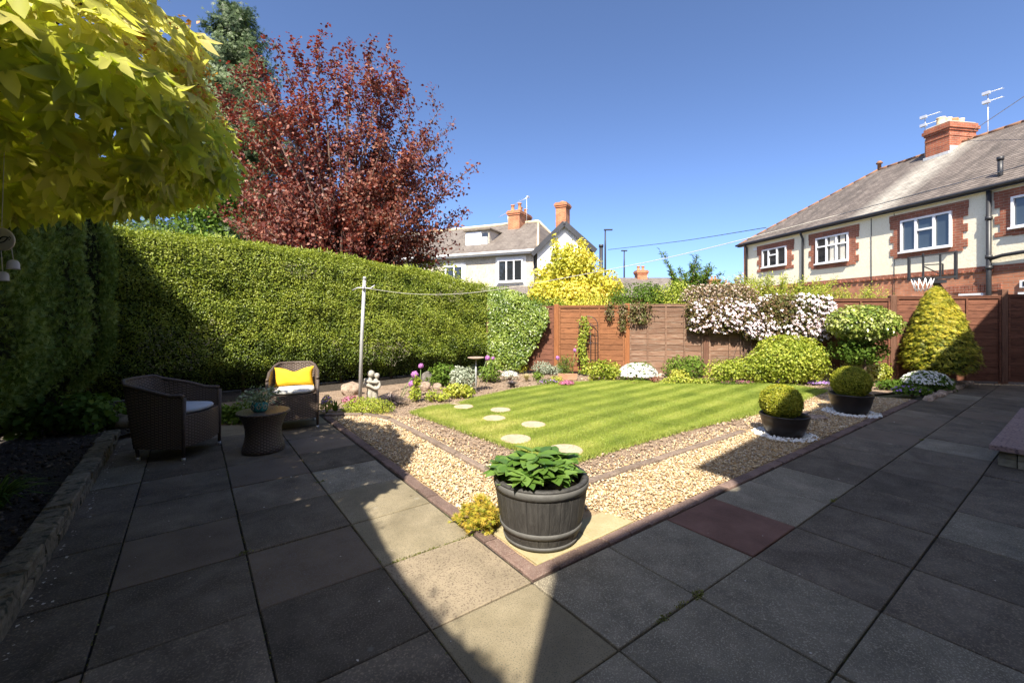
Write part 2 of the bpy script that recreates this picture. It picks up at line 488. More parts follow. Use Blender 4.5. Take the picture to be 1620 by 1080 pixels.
M['ceramic'] = matr('cream_ceramic', (.50, .45, .36), (.58, .52, .42), scale=8, rough=.35, bump=.05, spec=.5)
M['bell'] = matr('grey_bell', (.44, .42, .44), (.52, .50, .52), scale=8, rough=.4, bump=.05)
M['black'] = matr('black_print', (.02, .018, .016), (.03, .026, .022), scale=8, rough=.5, bump=0)
M['rope'] = matr('white_line', (.42, .40, .36), (.55, .52, .47), scale=60, rough=.8, bump=.2)
M['wire'] = matr('black_wire', (.03, .03, .035), (.05, .05, .055), scale=6, rough=.6, bump=0)
M['white'] = matr('white_plastic', (.75, .75, .75), (.82, .82, .82), scale=6, rough=.5, bump=0)
M['stonewall'] = matr('step_stone', (.21, .19, .13), (.33, .30, .22), scale=12, rough=.95, bump=.9, bscale=35, dist=.012, objrand=.15)
M['cement'] = matr('cement', (.30, .28, .24), (.42, .39, .34), scale=9, rough=.95, bump=.4)

# foliage
M['maple'] = matleaf('golden_maple_leaf', [(.40, .44, .08), (.58, .56, .14), (.72, .64, .22), (.86, .76, .44), (.92, .84, .60)], trans=.6, rough=.5, spec=.3, tcol=(1.05, 1.15, .5))
M['maple_seed'] = matleaf('maple_flower', [(.55, .25, .07), (.70, .40, .14), (.35, .15, .05)], trans=.3)
M['copper'] = matleaf('copper_leaf', [(.065, .020, .017), (.125, .034, .026), (.20, .062, .040), (.29, .12, .075), (.17, .10, .06)], trans=.25, rough=.5, spec=.35, tcol=(1.6, .6, .5))
M['conifer'] = matleaf('blue_green_conifer', [(.035, .065, .02), (.07, .11, .038), (.13, .18, .07), (.22, .27, .13)], trans=.15)
M['hedge'] = matleaf('privet_hedge', [(.05, .08, .010), (.13, .185, .020), (.24, .30, .034), (.37, .41, .06), (.17, .22, .024)], trans=.3, rough=.45, spec=.4)
M['hedge_dark'] = matleaf('cypress_hedge', [(.06, .11, .016), (.11, .18, .028), (.18, .26, .05), (.25, .32, .10)], trans=.2, rough=.6)
M['ivy'] = matleaf('ivy_leaf', [(.06, .11, .014), (.12, .18, .026), (.21, .28, .045), (.30, .36, .07)], trans=.25, rough=.35, spec=.5)
M['green'] = matleaf('fresh_green', [(.05, .10, .013), (.10, .17, .024), (.18, .26, .04)], trans=.3, spec=.15, rough=.65)
M['yellowgreen'] = matleaf('yellow_green', [(.16, .22, .02), (.27, .33, .035), (.40, .43, .06), (.5, .48, .09)], trans=.3)
M['golden'] = matleaf('golden_yellow', [(.30, .33, .04), (.56, .52, .06), (.74, .66, .12), (.70, .54, .13)], trans=.35)
M['box'] = matleaf('box_ball', [(.14, .18, .012), (.25, .28, .02), (.38, .37, .035), (.46, .42, .05)], trans=.25)
M['yew'] = matleaf('golden_yew', [(.06, .09, .008), (.17, .19, .014), (.36, .34, .028), (.55, .46, .05)], trans=.2)
M['laurel'] = matleaf('variegated_laurel', [(.10, .16, .025), (.20, .26, .04), (.36, .40, .09), (.5, .52, .22)], trans=.2, rough=.3, spec=.6)
M['peony'] = matleaf('peony_leaf', [(.06, .13, .02), (.10, .185, .03), (.15, .25, .05)], trans=.25, rough=.34, spec=.5)
M['silver'] = matleaf('silver_leaf', [(.20, .24, .17), (.32, .36, .27), (.45, .48, .38)], trans=.15)
M['white_fl'] = matleaf('white_flower', [(.72, .72, .68), (.82, .82, .80), (.60, .62, .5)], trans=.15, tcol=(1, 1, 1))
M['pink_fl'] = matleaf('pale_pink_flower', [(.72, .56, .62), (.82, .70, .74), (.85, .80, .82)], trans=.15, tcol=(1, .9, .95))
M['purple_fl'] = matleaf('purple_flower', [(.26, .12, .42), (.38, .20, .58), (.45, .28, .62)], trans=.15, tcol=(1, .8, 1))
M['magenta_fl'] = matleaf('magenta_flower', [(.42, .09, .22), (.55, .17, .32), (.36, .12, .2)], trans=.15, tcol=(1, .8, 1))
M['allium'] = matleaf('allium_flower', [(.46, .16, .46), (.60, .27, .58), (.50, .22, .52)], trans=.15, tcol=(1, .8, 1))
M['blackgrass'] = matleaf('black_grass', [(.035, .025, .032), (.075, .058, .068), (.20, .17, .18)], trans=.05, rough=.35, spec=.6)
M['palegrass'] = matleaf('pale_grass', [(.42, .36, .18), (.56, .48, .28)], trans=.2)
M['clematis'] = matleaf('clematis_leaf', [(.07, .08, .022), (.13, .14, .035), (.14, .085, .04), (.20, .13, .07)], trans=.2)
M['clem_bud'] = matleaf('clematis_bud', [(.48, .34, .30), (.62, .50, .46), (.40, .30, .18)], trans=.15)
M['redleaf'] = matleaf('red_leaf', [(.20, .06, .05), (.30, .12, .08), (.2, .16, .08)], trans=.2)
M['grass'] = matleaf('lawn_grass', [(.13, .19, .030), (.22, .29, .048), (.33, .38, .07), (.48, .46, .15)], trans=.3)
M['stone_mix'] = mat_attr('gravel_stone', [(.26, .17, .09), (.46, .31, .155), (.56, .42, .24), (.60, .49, .33), (.36, .29, .21), (.68, .59, .45)])
M['white_peb'] = mat_attr('white_pebble', [(.70, .70, .68), (.80, .80, .78)])
M['litter'] = mat_attr('petal_litter', [(.42, .36, .28), (.60, .56, .50), (.14, .10, .06)])

# ------------------------------------------------------------------ leaf and stone clouds
TPL = {
    'leaf': (np.array([(0, 0, 0), (.45, .38, .10), (1, 0, -.06), (.45, -.38, .10)], float), [(0, 1, 2), (0, 2, 3)]),
    'tri': (np.array([(0, -.5, 0), (1, 0, 0), (0, .5, 0)], float), [(0, 1, 2)]),
    'long': (np.array([(0, 0, 0), (.4, .13, .03), (1, 0, -.18), (.4, -.13, .03)], float), [(0, 1, 2), (0, 2, 3)]),
    'frond': (np.array([(0, -.05, 0), (.9, 0, 0), (0, .05, 0), (.1, 0, 0), (.72, .42, .0), (.35, 0, 0), (.1, 0, 0), (.35, 0, 0), (.72, -.42, 0),
                        (.35, .0, 0), (.95, .22, 0), (.55, 0, 0), (.35, 0, 0), (.55, 0, 0), (.95, -.22, 0)], float), [(0, 1, 2), (3, 5, 4), (6, 8, 7), (9, 11, 10), (12, 14, 13)]),
    'flower': (np.array([(0, 0, 0), (.32, .20, .06), (.62, 0, .02), (.32, -.20, .06), (.20, .32, .06), (0, .62, .02), (-.20, .32, .06),
                         (-.32, .20, .06), (-.62, 0, .02), (-.32, -.20, .06), (-.20, -.32, .06), (0, -.62, .02), (.20, -.32, .06)], float),
               [(0, 3, 2, 1), (0, 4, 5, 6), (0, 7, 8, 9), (0, 10, 11, 12)]),
}
_t = (1 + 5 ** .5) / 2
_ico = np.array([(-1, _t, 0), (1, _t, 0), (-1, -_t, 0), (1, -_t, 0), (0, -1, _t), (0, 1, _t), (0, -1, -_t), (0, 1, -_t), (_t, 0, -1), (_t, 0, 1), (-_t, 0, -1), (-_t, 0, 1)], float)
_ico /= np.linalg.norm(_ico[0])
_icf = [(0, 11, 5), (0, 5, 1), (0, 1, 7), (0, 7, 10), (0, 10, 11), (1, 5, 9), (5, 11, 4), (11, 10, 2), (10, 7, 6), (7, 1, 8),
        (3, 9, 4), (3, 4, 2), (3, 2, 6), (3, 6, 8), (3, 8, 9), (4, 9, 5), (2, 4, 11), (6, 2, 10), (8, 6, 7), (9, 8, 1)]
TPL['stone'] = (_ico, _icf)


def norm(a):
    return a / np.maximum(np.linalg.norm(a, axis=-1, keepdims=True), 1e-9)


def raw_mesh(name, V, F, mat, val=None, smooth=False):
    """V (n,3), F list of (k,nv) int arrays all of the same width"""
    me = bpy.data.meshes.new(name)
    nf, k = F.shape
    me.vertices.add(len(V)); me.vertices.foreach_set("co", V.astype(np.float32).ravel())
    me.loops.add(nf * k); me.loops.foreach_set("vertex_index", F.astype(np.int32).ravel())
    me.polygons.add(nf)
    me.polygons.foreach_set("loop_start", (np.arange(nf) * k).astype(np.int32))
    try:
        me.polygons.foreach_set("loop_total", np.full(nf, k, np.int32))
    except Exception:
        pass
    me.update(calc_edges=True)
    if smooth:
        me.polygons.foreach_set("use_smooth", np.ones(nf, bool))
    if val is not None:
        at = me.attributes.new("rnd", 'FLOAT', 'FACE')
        at.data.foreach_set("value", val.astype(np.float32))
    me.materials.append(mat)
    return me


def cloud(name, P, N, size, mat, parent=None, tpl='leaf', jit=.6, szvar=.35, dirv=None, dj=1.0, val=None, vspread=1.0, flat=None, loc=None, smooth=False):
    """one leaf/stone per point. N: outward normal; dirv: preferred leaf direction"""
    n = len(P)
    P = np.asarray(P, float); N = np.broadcast_to(np.asarray(N, float), (n, 3))
    nn = norm(N + rng.normal(0, jit, (n, 3)))
    if dirv is None:
        t = rng.normal(0, 1, (n, 3))
    else:
        t = norm(np.broadcast_to(np.asarray(dirv, float), (n, 3))) + rng.normal(0, dj * .5, (n, 3))
    t = norm(t - nn * np.sum(t * nn, 1, keepdims=True))
    b = np.cross(nn, t)
    tv, tf = TPL[tpl]
    tf = np.array(tf)
    s = (np.asarray(size) * (1 + rng.uniform(-szvar, szvar, n))).reshape(n, 1, 1)
    if tpl == 'stone':
        s = s * rng.uniform(.6, 1.1, (n, 1, 3)) * np.array([1, .85, .6]) * (flat or 1)
        loc_v = tv[None] * s * rng.uniform(.82, 1.12, (n, len(tv), 1))
    else:
        loc_v = tv[None] * s
    W = P[:, None, :] + loc_v[..., 0:1] * t[:, None] + loc_v[..., 1:2] * b[:, None] + loc_v[..., 2:3] * nn[:, None]
    V = W.reshape(-1, 3)
    F = (tf[None] + (np.arange(n) * len(tv))[:, None, None]).reshape(-1, tf.shape[1])
    if val is None:
        val = rng.uniform(0, 1, n)
    else:
        val = np.clip(val + rng.uniform(-.5, .5, n) * vspread, 0, 1)
    vv = np.repeat(val, len(tf))
    me = raw_mesh(name, V, F, mat, vv, smooth)
    return link(name, me, parent, loc=loc)


def lump(P, f=1.5, seed=0):
    """cheap smooth noise in -1..1 on points"""
    r = np.random.default_rng(seed)
    out = np.zeros(len(P))
    a = 1.0; tot = 0
    for o in range(4):
        for k in range(3):
            w = r.normal(0, 1, P.shape[1]); w = w / np.linalg.norm(w) * f
            out += a * np.sin(P @ w + r.uniform(0, 6.28)); tot += a
        f *= 1.9; a *= .62
    return out / tot * 1.8


def sph(n):
    return norm(rng.normal(0, 1, (n, 3)))


def bush_cloud(name, r, n, size, mat, parent, tpl='leaf', shell=.45, lum=.18, c=(0, 0, 0), flat_bottom=True, jit=.6, up=.3, f=3, seed=None, vspread=1.0, dirv=None, dj=1.0, noiseval=.35):
    d = sph(n)
    if flat_bottom:
        d[:, 2] = np.where(d[:, 2] < -.25, -d[:, 2], d[:, 2])
    sd = int(rng.integers(1e6)) if seed is None else seed
    k = 1 + lum * lump(d * 1.0, f, sd)
    rad = (1 - shell * rng.uniform(0, 1, n) ** 1.7) * k
    P = d * rad[:, None] * np.array(r) + np.array(c)
    Nn = norm(d / np.array(r)) + np.array([0, 0, up])
    val = .5 + noiseval * lump(d * 1.0, f * 2, sd + 1)
    return cloud(name, P, Nn, size, mat, parent, tpl, jit=jit, val=val, vspread=vspread * .8, dirv=dirv, dj=dj)


def bush(name, label, cat, loc, r, n, size, mat, tpl='leaf', group=None, core=True, z=0, **kw):
    t = thing(name, label, cat, (loc[0], loc[1], z), group=group)
    bush_cloud('foliage', r, n, size, M[mat], t, tpl, c=(0, 0, r[2] * .35), **kw)
    if core:
        c = MB()
        for k in range(5):
            a = k * 2.4
            c.tube([(0, 0, -.03), (r[0] * .3 * math.cos(a), r[1] * .3 * math.sin(a), r[2] * .5), (r[0] * .7 * math.cos(a), r[1] * .7 * math.sin(a), r[2] * .95)], [.008 + r[2] * .012, .006, .003], 5)
        part('stem', c, M['twig'], t)
    return t


def grass_tuft(name, label, loc, h, spread, n, mat, z=0, w=.012, group=None, droop=.6, upright=.4, cat='grass tuft'):
    t = thing(name, label, cat, (loc[0], loc[1], z), group=group)
    V, F, val = [], [], []
    for i in range(n):
        a = rng.uniform(0, 2 * PI); s = spread * rng.uniform(.15, 1) ** .7; hh = h * rng.uniform(.55, 1.05)
        dx, dy = math.cos(a), math.sin(a)
        px_, py_ = -dy * w / 2, dx * w / 2
        r0 = spread * .12 * rng.uniform(0, 1)
        pts = []
        for k in range(4):
            q = k / 3
            rr = r0 + s * q ** 1.5
            zz = hh * (q * (1 + upright) - (upright + droop * s / spread * .9) * q * q)
            pts.append((rr * dx, rr * dy, max(zz, .004), (1 - q) ** .6))
        o = len(V)
        for (x, y, zz, ww) in pts:
            V.append((x + px_ * ww, y + py_ * ww, zz)); V.append((x - px_ * ww, y - py_ * ww, zz))
        vv = rng.uniform(0, 1)
        for k in range(3):
            F.append((o + 2 * k, o + 2 * k + 1, o + 2 * k + 3, o + 2 * k + 2)); val.append(vv)
    me = raw_mesh('blades', np.array(V), np.array(F), M[mat], np.array(val))
    link('blades', me, t)
    return t

# ------------------------------------------------------------------ ground and patio
def sheet(name, poly, z, mat, parent=None, kind='structure', um=True):
    mb = MB()
    P = [pt(*p) if um else p for p in poly]
    mb.add([(x, y, z) for x, y in P], [tuple(range(len(P)))])
    o = link(name, mb.mesh(name, mat), parent)
    if parent is None: tag(o, kind=kind)
    return o


g = MB().add([(-300, -150, -.06), (300, -150, -.06), (300, 500, -.06), (-300, 500, -.06)], [(0, 1, 2, 3)])
tag(link('ground', g.mesh('ground', M['ground'])), kind='structure')

patio = tag(link('patio', None), kind='structure')
patio.rotation_euler = (0, 0, PROT)
pb = MB().box(-1.0, 15.0, -1.0, 1.88, -.05, -.014)
pb.box(-1.0, 1.56, 1.88, 6.62, -.05, -.014)
part('joint_bed', pb, M['joint'], patio)
ul = [-.94, -.34, .26, .86, 1.44]
while ul[-1] < 14.2: ul.append(ul[-1] + .592)
ml = [-1.12, -.54, .04, .62, 1.20, 1.775]
left_m = [1.775]
while left_m[-1] < 6.3: left_m.append(left_m[-1] + .602)
special = {}
def mark(u, m, k): special[(round(u, 1), round(m, 1))] = k
slabs = []
for i in range(len(ul) - 1):
    for j in range(len(ml) - 1):
        slabs.append((ul[i], ul[i + 1], ml[j], ml[j + 1]))
for i in range(4):
    for j in range(len(left_m) - 1):
        slabs.append((ul[i], ul[i + 1], left_m[j], left_m[j + 1]))


def slab_kind(u, m):
    for (a, b, k) in [(2.93, 1.5, 'slab_red'), (3.5, 1.5, 'slab_mid'), (4.1, 1.5, 'slab_mid'), (2.34, 1.5, 'slab_mid'), (2.34, .9, 'slab_mid'), (1.15, .9, 'slab_mid'), (1.74, .9, 'slab_mid'),
                      (2.34, .33, 'slab_mid'), (1.74, .33, 'slab_mid'), (1.15, 1.5, 'slab_olive'), (1.15, 2.08, 'slab_buff'), (1.15, 2.68, 'slab_olive'), (1.15, 3.3, 'slab_olive'),
                      (-.04, 3.28, 'slab_mauve'), (.56, 4.49, 'slab_mauve'), (.56, 6.3, 'slab_olive'), (1.15, 6.3, 'slab_olive'), (6.47, 1.5, 'slab_mauve'), (8.85, .9, 'slab_mauve'),
                      (9.5, .33, 'slab_mauve'), (10.6, 1.5, 'slab_mid'), (.56, 1.5, 'slab'), (1.15, 3.9, 'slab_mid')]:
        if abs(u - a) < .29 and abs(m - b) < .29: return k
    return {0: 'slab_mid', 1: 'slab_mauve'}.get(int(abs(math.sin(u * 12.9 + m * 78.2)) * 4375) % 11, 'slab')


M['slab_mauve'] = matr('worn_mauve_slab', (.115, .085, .058), (.175, .135, .095), scale=3.2, rough=.9, bump=.35, c3=(.16, .145, .135), sscale=150, objrand=.1, dist=.003)
for (a, b, c, d) in slabs:
    w, h = b - a, d - c
    gap = .0045
    mb = MB().cbox(-w / 2 + gap, w / 2 - gap, -h / 2 + gap, h / 2 - gap, -.035, 0, .004, .0015)
    k = slab_kind((a + b) / 2, (c + d) / 2)
    o = part('paving_slab', mb, M[k], patio, loc=((a + b) / 2, (c + d) / 2, rnd.uniform(-.003, .002)))
    o.rotation_euler = (rnd.uniform(-.003, .003), rnd.uniform(-.003, .003), rnd.uniform(-.004, .004))
for i, (a, b, k) in enumerate([(1.575, 2.06, 'cream_stone')]):
    for (u0, u1, m0, m1) in [(1.565, 2.02, 1.89, 2.16), (2.026, 2.42, 1.89, 2.12), (1.565, 1.80, 2.166, 2.62), (1.806, 2.2, 2.166, 2.52)]:
        mb = MB().cbox(-(u1 - u0) / 2, (u1 - u0) / 2, -(m1 - m0) / 2, (m1 - m0) / 2, -.035, .0, .005, .004)
        part('sandstone_slab', mb, M['cream_stone'], patio, loc=((u0 + u1) / 2, (m0 + m1) / 2, -.002))

edging = tag(link('brick_edging', None), kind='structure')
edging.rotation_euler = (0, 0, PROT)
bm_ = [MB().cbox(-.098, .098, -.043, .043, -.05, .006, .006, .004).mesh('brick', M['edge_brick']) for _ in range(5)]
m_ = 1.90
while m_ < 6.3:
    o = link('brick', bm_[rnd.randrange(5)], edging, loc=(1.502 + rnd.uniform(-.003, .003), m_ + .05, rnd.uniform(-.003, .003)), rz=PI / 2 + rnd.uniform(-.02, .02)); m_ += .204
u_ = 1.47
while u_ < 9.6:
    o = link('brick', bm_[rnd.randrange(5)], edging, loc=(u_ + .08, 1.828 + rnd.uniform(-.003, .003), rnd.uniform(-.003, .003)), rz=rnd.uniform(-.02, .02)); u_ += .204

# gravel beds
sheet('gravel_bed', [(1.55, 2.5), (1.55, 6.35), (2.3, 6.1), (2.16, 5.0), (2.16, 2.6), (5.6, 2.6), (9.1, 2.95), (9.7, 1.87), (1.55, 1.87)], -.012, M['gravel_base'])
sheet('hedge_foot_shade', [(-1.5, 8.35), (6.2, 8.75), (6.5, 10.4), (-1.5, 10.4)], -.014, M['dark_soil_and_shade'])  # dark sheet standing in for the shade at the hedge foot
sheet('flower_bed', [(1.45, 6.2), (2.2, 5.6), (2.12, 2.5), (9.6, 2.5), (12.9, 1.45), (14, 1.3), (9, 7.5), (5, 10.5), (-1.5, 10.5), (-1.5, 6.6), (.5, 6.5)], -.02, M['soil'])


def in_poly(P, poly):
    x, y = P[:, 0], P[:, 1]
    ins = np.zeros(len(P), bool)
    n = len(poly)
    for i in range(n):
        x1, y1 = poly[i]; x2, y2 = poly[(i + 1) % n]
        c = ((y1 > y) != (y2 > y)) & (x < (x2 - x1) * (y - y1) / (y2 - y1 + 1e-12) + x1)
        ins ^= c
    return ins


def scatter(poly, dens):
    xs = [p[0] for p in poly]; ys = [p[1] for p in poly]
    n = int((max(xs) - min(xs)) * (max(ys) - min(ys)) * dens)
    P = np.column_stack([rng.uniform(min(xs), max(xs), n), rng.uniform(min(ys), max(ys), n)])
    return P[in_poly(P, poly)]


def um2w(P, z=0):
    z = np.broadcast_to(z, len(P))
    return np.column_stack([P[:, 0] * D1[0] + P[:, 1] * D2[0], P[:, 0] * D1[1] + P[:, 1] * D2[1], z])


gl = scatter([(1.56, 2.62), (1.56, 6.25), (2.1, 6.0), (2.08, 2.6)], 4600)
gr = scatter([(2.42, 1.88), (2.2, 2.49), (2.1, 2.6), (5.5, 2.5), (5.9, 2.85), (8.9, 2.95), (9.6, 1.88)], 3900)
gr = gr[(gr[:, 0] < 5.8) | (gr[:, 1] < 2.45 + .12 * (gr[:, 0] - 6)) | (rng.uniform(0, 1, len(gr)) < .3)]
sh1 = scatter([(2.18, 2.6), (2.18, 5.9), (2.5, 5.6), (2.62, 3.0), (5.5, 2.86), (5.5, 2.6)], 2100)
dist = np.where(sh1[:, 1] > sh1[:, 0] + .3, sh1[:, 0] - 2.18, sh1[:, 1] - 2.6)
sh1 = sh1[rng.uniform(0, 1, len(sh1)) < np.clip(1.0 - dist * 3.6, .04, 1)]
allg = np.vstack([gl, gr, sh1])
ppot = [(1.78, 2.14, .25), (5.56, 2.20, .2), (7.58, 2.13, .22)]
for (a, b, r) in ppot:
    allg = allg[np.hypot(allg[:, 0] - a, allg[:, 1] - b) > r]
W = um2w(allg, rng.uniform(-.006, .012, len(allg)))
sz = np.clip(rng.lognormal(math.log(.0098), .30, len(W)), .005, .022)
o = cloud('gravel', W, (0, 0, 1), sz, M['stone_mix'], tpl='stone', jit=.5, szvar=.1)
tag(o, 'pale buff and honey gravel filling the strips round the lawn', 'gravel', kind='stuff')

# crumbs of soil on the bare earth
cr = scatter([(2.25, 2.65), (2.3, 6.0), (1.6, 6.5), (4, 8.6), (6, 8.6), (9.5, 5.0), (11.5, 2.6), (9.4, 3.0), (9.4, 4.2), (7.4, 6.0), (6.2, 6.5), (3.8, 6.25), (2.6, 5.9), (2.75, 2.95), (9.0, 2.95), (9.0, 2.7), (5.6, 2.6)], 520)
cr = np.vstack([cr, scatter([(2.2, 2.6), (2.2, 5.9), (2.6, 5.9), (2.78, 2.98), (6, 2.98), (6, 2.6)], 500)])
W = um2w(cr, rng.uniform(-.012, .004, len(cr)))
o = cloud('soil_crumbs', W, (0, 0, 1), np.clip(rng.lognormal(math.log(.009), .5, len(W)), .003, .03), mat_attr('soil_crumb', [(.20, .14, .10), (.30, .22, .155), (.42, .32, .235)]), tpl='stone', jit=.5)
tag(o, 'crumbly dry brown soil on the beds', 'soil', kind='stuff')

# edging kerbs
kerb = tag(link('edging_kerb', None), kind='structure')
kerb.rotation_euler = (0, 0, PROT)
def kerb_run(p, q, seg=.6):
    p, q = Vector(p), Vector(q)
    L = (q - p).length; n = max(1, round(L / seg)); d = (q - p) / n
    for i in range(n):
        c = p + d * (i + .5)
        mb = MB().cbox(-d.length / 2 + .003, d.length / 2 - .003, -.036, .036, -.05, .028, .008, .003)
        o = part('kerb_block', mb, M['kerb'], kerb, loc=(c.x, c.y, rnd.uniform(-.004, .004)), rz=math.atan2(d.y, d.x) + rnd.uniform(-.006, .006))
kerb_run((2.13, 2.58), (2.14, 5.65))
kerb_run((2.14, 5.68), (1.95, 6.12), .45)
kerb_run((1.93, 6.14), (1.50, 6.42), .5)
kerb_run((2.45, 2.54), (5.3, 2.54))
kerb_run((5.95, 2.36), (7.1, 2.5), .55)

# lawn
lawn_poly = [(2.80, 2.99), (2.68, 4.2), (2.60, 5.3), (2.56, 5.88), (2.95, 6.05), (3.35, 6.0), (3.9, 6.25), (5.0, 6.55), (6.2, 6.52), (7.0, 6.2), (7.5, 5.88), (8.4, 5.05), (9.3, 4.3), (9.6, 3.7), (9.45, 3.05), (8.0, 2.92), (6.2, 2.93), (5.0, 3.02), (3.8, 3.03)]
sheet('lawn', lawn_poly, .012, M['turf'])
gp = scatter(lawn_poly, 21000)
edge_cut = lump(gp, 3.0, 4) * .05
stone_px = [(3.09, 3.27, .185), (2.92, 3.89, .17), (3.48, 4.27, .155), (3.27, 4.84, .155), (3.63, 5.21, .15), (3.31, 5.72, .15)]
for (a, b, r) in stone_px:
    gp = gp[np.hypot(gp[:, 0] - a, gp[:, 1] - b) > r * (1 + .06 * rng.normal(0, 1, len(gp)))]
pat = lump(gp, 1.6, 9)
# mown stripes run along u, turned a little
sgn = np.sin((gp[:, 1] * .985 - gp[:, 0] * .10 + .05 * lump(gp, 1.2, 77)) * 2 * PI / .40) * (.75 + .5 * lump(gp, 2.5, 78))

W = um2w(gp, .010)
lean = np.where(sgn > 0, 1.0, -1.0)[:, None] * np.array([D1[0], D1[1], 0]) * .16
hair = np.array([0, 0, 1.0]) + lean * np.clip(np.abs(sgn)[:, None] * 2, 0, 1)
Fv = np.arange(len(W) * 3).reshape(-1, 3)
side = norm(rng.normal(0, 1, (len(W), 3)) * np.array([1, 1, 0]))
hgt = (.015 + .007 * rng.uniform(0, 1, len(W)) + .004 * pat)[:, None]
wd = .0028
tip = W + hgt * (hair + rng.normal(0, .28, (len(W), 3)) * np.array([1, 1, .2]))
V = np.stack([W - side * wd, W + side * wd, tip], 1).reshape(-1, 3)
wornedge = np.exp(-((gp[:, 0] - 2.8) ** 2) / .12) * .25
val = np.clip(.45 + .13 * np.tanh(sgn * 1.5) + .15 * pat + .17 * lump(gp, 6, 3) + wornedge + rng.uniform(-.22, .22, len(W)), 0, 1)
o = link('grass', raw_mesh('grass', V, Fv, M['grass'], val))
tag(o, 'mown striped lawn grass', 'grass', kind='stuff')
# ragged tufts at the lawn edge
ep = []
for i in range(len(lawn_poly)):
    p, q = np.array(lawn_poly[i]), np.array(lawn_poly[(i + 1) % len(lawn_poly)])
    k = int(np.linalg.norm(q - p) * 1500)
    t_ = rng.uniform(0, 1, k)[:, None]
    ep.append(p + (q - p) * t_ + rng.normal(0, .026, (k, 2)))
ep = np.vstack(ep)
W = um2w(ep, -.005)
side = norm(rng.normal(0, 1, (len(W), 3)) * np.array([1, 1, 0])) * .003
tip = W + rng.uniform(.02, .05, (len(W), 1)) * (np.array([0, 0, 1.0]) + rng.normal(0, .5, (len(W), 3)) * np.array([1, 1, .1]))
o = link('grass', raw_mesh('grass', np.stack([W - side, W + side, tip], 1).reshape(-1, 3), np.arange(len(W) * 3).reshape(-1, 3), M['grass'], rng.uniform(.1, .9, len(W))))
tag(o, 'ragged grass along the edge of the lawn', 'grass', kind='stuff')

# stepping stones
lab = ['round stepping stone nearest the barrel planter, half behind its leaves', 'round stepping stone second from the barrel planter', 'third round stepping stone from the barrel, on the line nearer the fence',
       'fourth round stepping stone from the barrel, in the middle of the trail', 'fifth round stepping stone from the barrel, just before the last', 'farthest round stepping stone, closest to the bed by the hedge']
for i, (a, b, r) in enumerate(stone_px):
    ph = rnd.uniform(0, 6)
    prof = []
    mb = MB()
    nn = 28
    ring = lambda rr, z: [(rr * (1 + .03 * math.sin(3 * t + ph)) * math.cos(t), rr * (1 + .03 * math.sin(3 * t + ph)) * math.sin(t), z) for t in [2 * PI * k / nn for k in range(nn)]]
    v = ring(r, -.03) + ring(r, .012) + ring(r - .012, .021)
    f = [tuple(range(2 * nn, 3 * nn))] + [(k + q * nn, (k + 1) % nn + q * nn, (k + 1) % nn + (q + 1) * nn, k + (q + 1) * nn) for k in range(nn) for q in (0, 1)]
    mb.add(v, f)
    x, y = pt(a, b)
    o = link('stepping_stone', mb.mesh('stepping_stone', M['stepping']), loc=(x, y, .004))
    tag(o, lab[i], 'stepping stone', 'round stepping stones across the lawn')

# raised bed on the left: dark soil, stone edging wall
sheet('raised_bed', [(-.74, -1), (-.74, 6.35), (-.45, 6.75), (-.3, 8.9), (-2.4, 8.9), (-2.4, -1)], .055, M['dark_soil_and_shade'])
ds = scatter([(-.75, 1), (-.75, 6.35), (-.5, 6.7), (-.4, 8.5), (-1.9, 8.5), (-1.9, 1)], 420)
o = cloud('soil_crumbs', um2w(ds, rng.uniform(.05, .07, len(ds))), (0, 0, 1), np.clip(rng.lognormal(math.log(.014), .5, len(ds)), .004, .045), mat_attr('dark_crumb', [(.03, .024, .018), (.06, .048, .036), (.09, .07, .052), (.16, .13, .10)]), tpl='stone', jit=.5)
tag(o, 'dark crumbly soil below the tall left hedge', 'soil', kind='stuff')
wall = thing('stone_edging_wall', 'low edging wall of pale rough stone blocks beside the dark left bed', 'wall', (0, 0, 0))
wall.rotation_euler = (0, 0, PROT)
m_ = .4
while m_ < 6.35:
    L = rnd.uniform(.17, .36)
    mb = MB().cbox(-.062, .062, -L / 2 + .003, L / 2 - .003, -.03, .062, .006, .005)
    part('stone', mb, M['wall_stone'], wall, loc=(-.715 + rnd.uniform(-.006, .006), m_ + L / 2, 0))
    m_ += L
m_ = .3
while m_ < 6.35:
    L = rnd.uniform(.15, .33)
    mb = MB().cbox(-.068, .068, -L / 2 + .003, L / 2 - .003, .064, .128 + rnd.uniform(-.006, .006), .010, .006)
    part('stone', mb, M['wall_stone'], wall, loc=(-.72 + rnd.uniform(-.01, .01), m_ + L / 2, 0), rz=rnd.uniform(-.03, .03))
    m_ += L

# petals, leaves and crumbs lying about on the paving
lp = np.vstack([scatter([(-.6, .3), (-.6, 6.2), (1.4, 6.2), (1.4, .3)], 7), scatter([(1.4, 0), (1.4, 1.8), (12, 1.8), (12, 0)], 2.2), np.column_stack([-.63 + np.abs(rng.normal(0, .03, 160)), rng.uniform(1, 6.3, 160)])])
o = cloud('petals', um2w(lp, .003), (0, 0, 1), rng.uniform(.006, .020, len(lp)), M['litter'], tpl='leaf', jit=.15)
tag(o, 'small pale petals and bits of leaf scattered on the dark slabs', 'petals', kind='stuff')
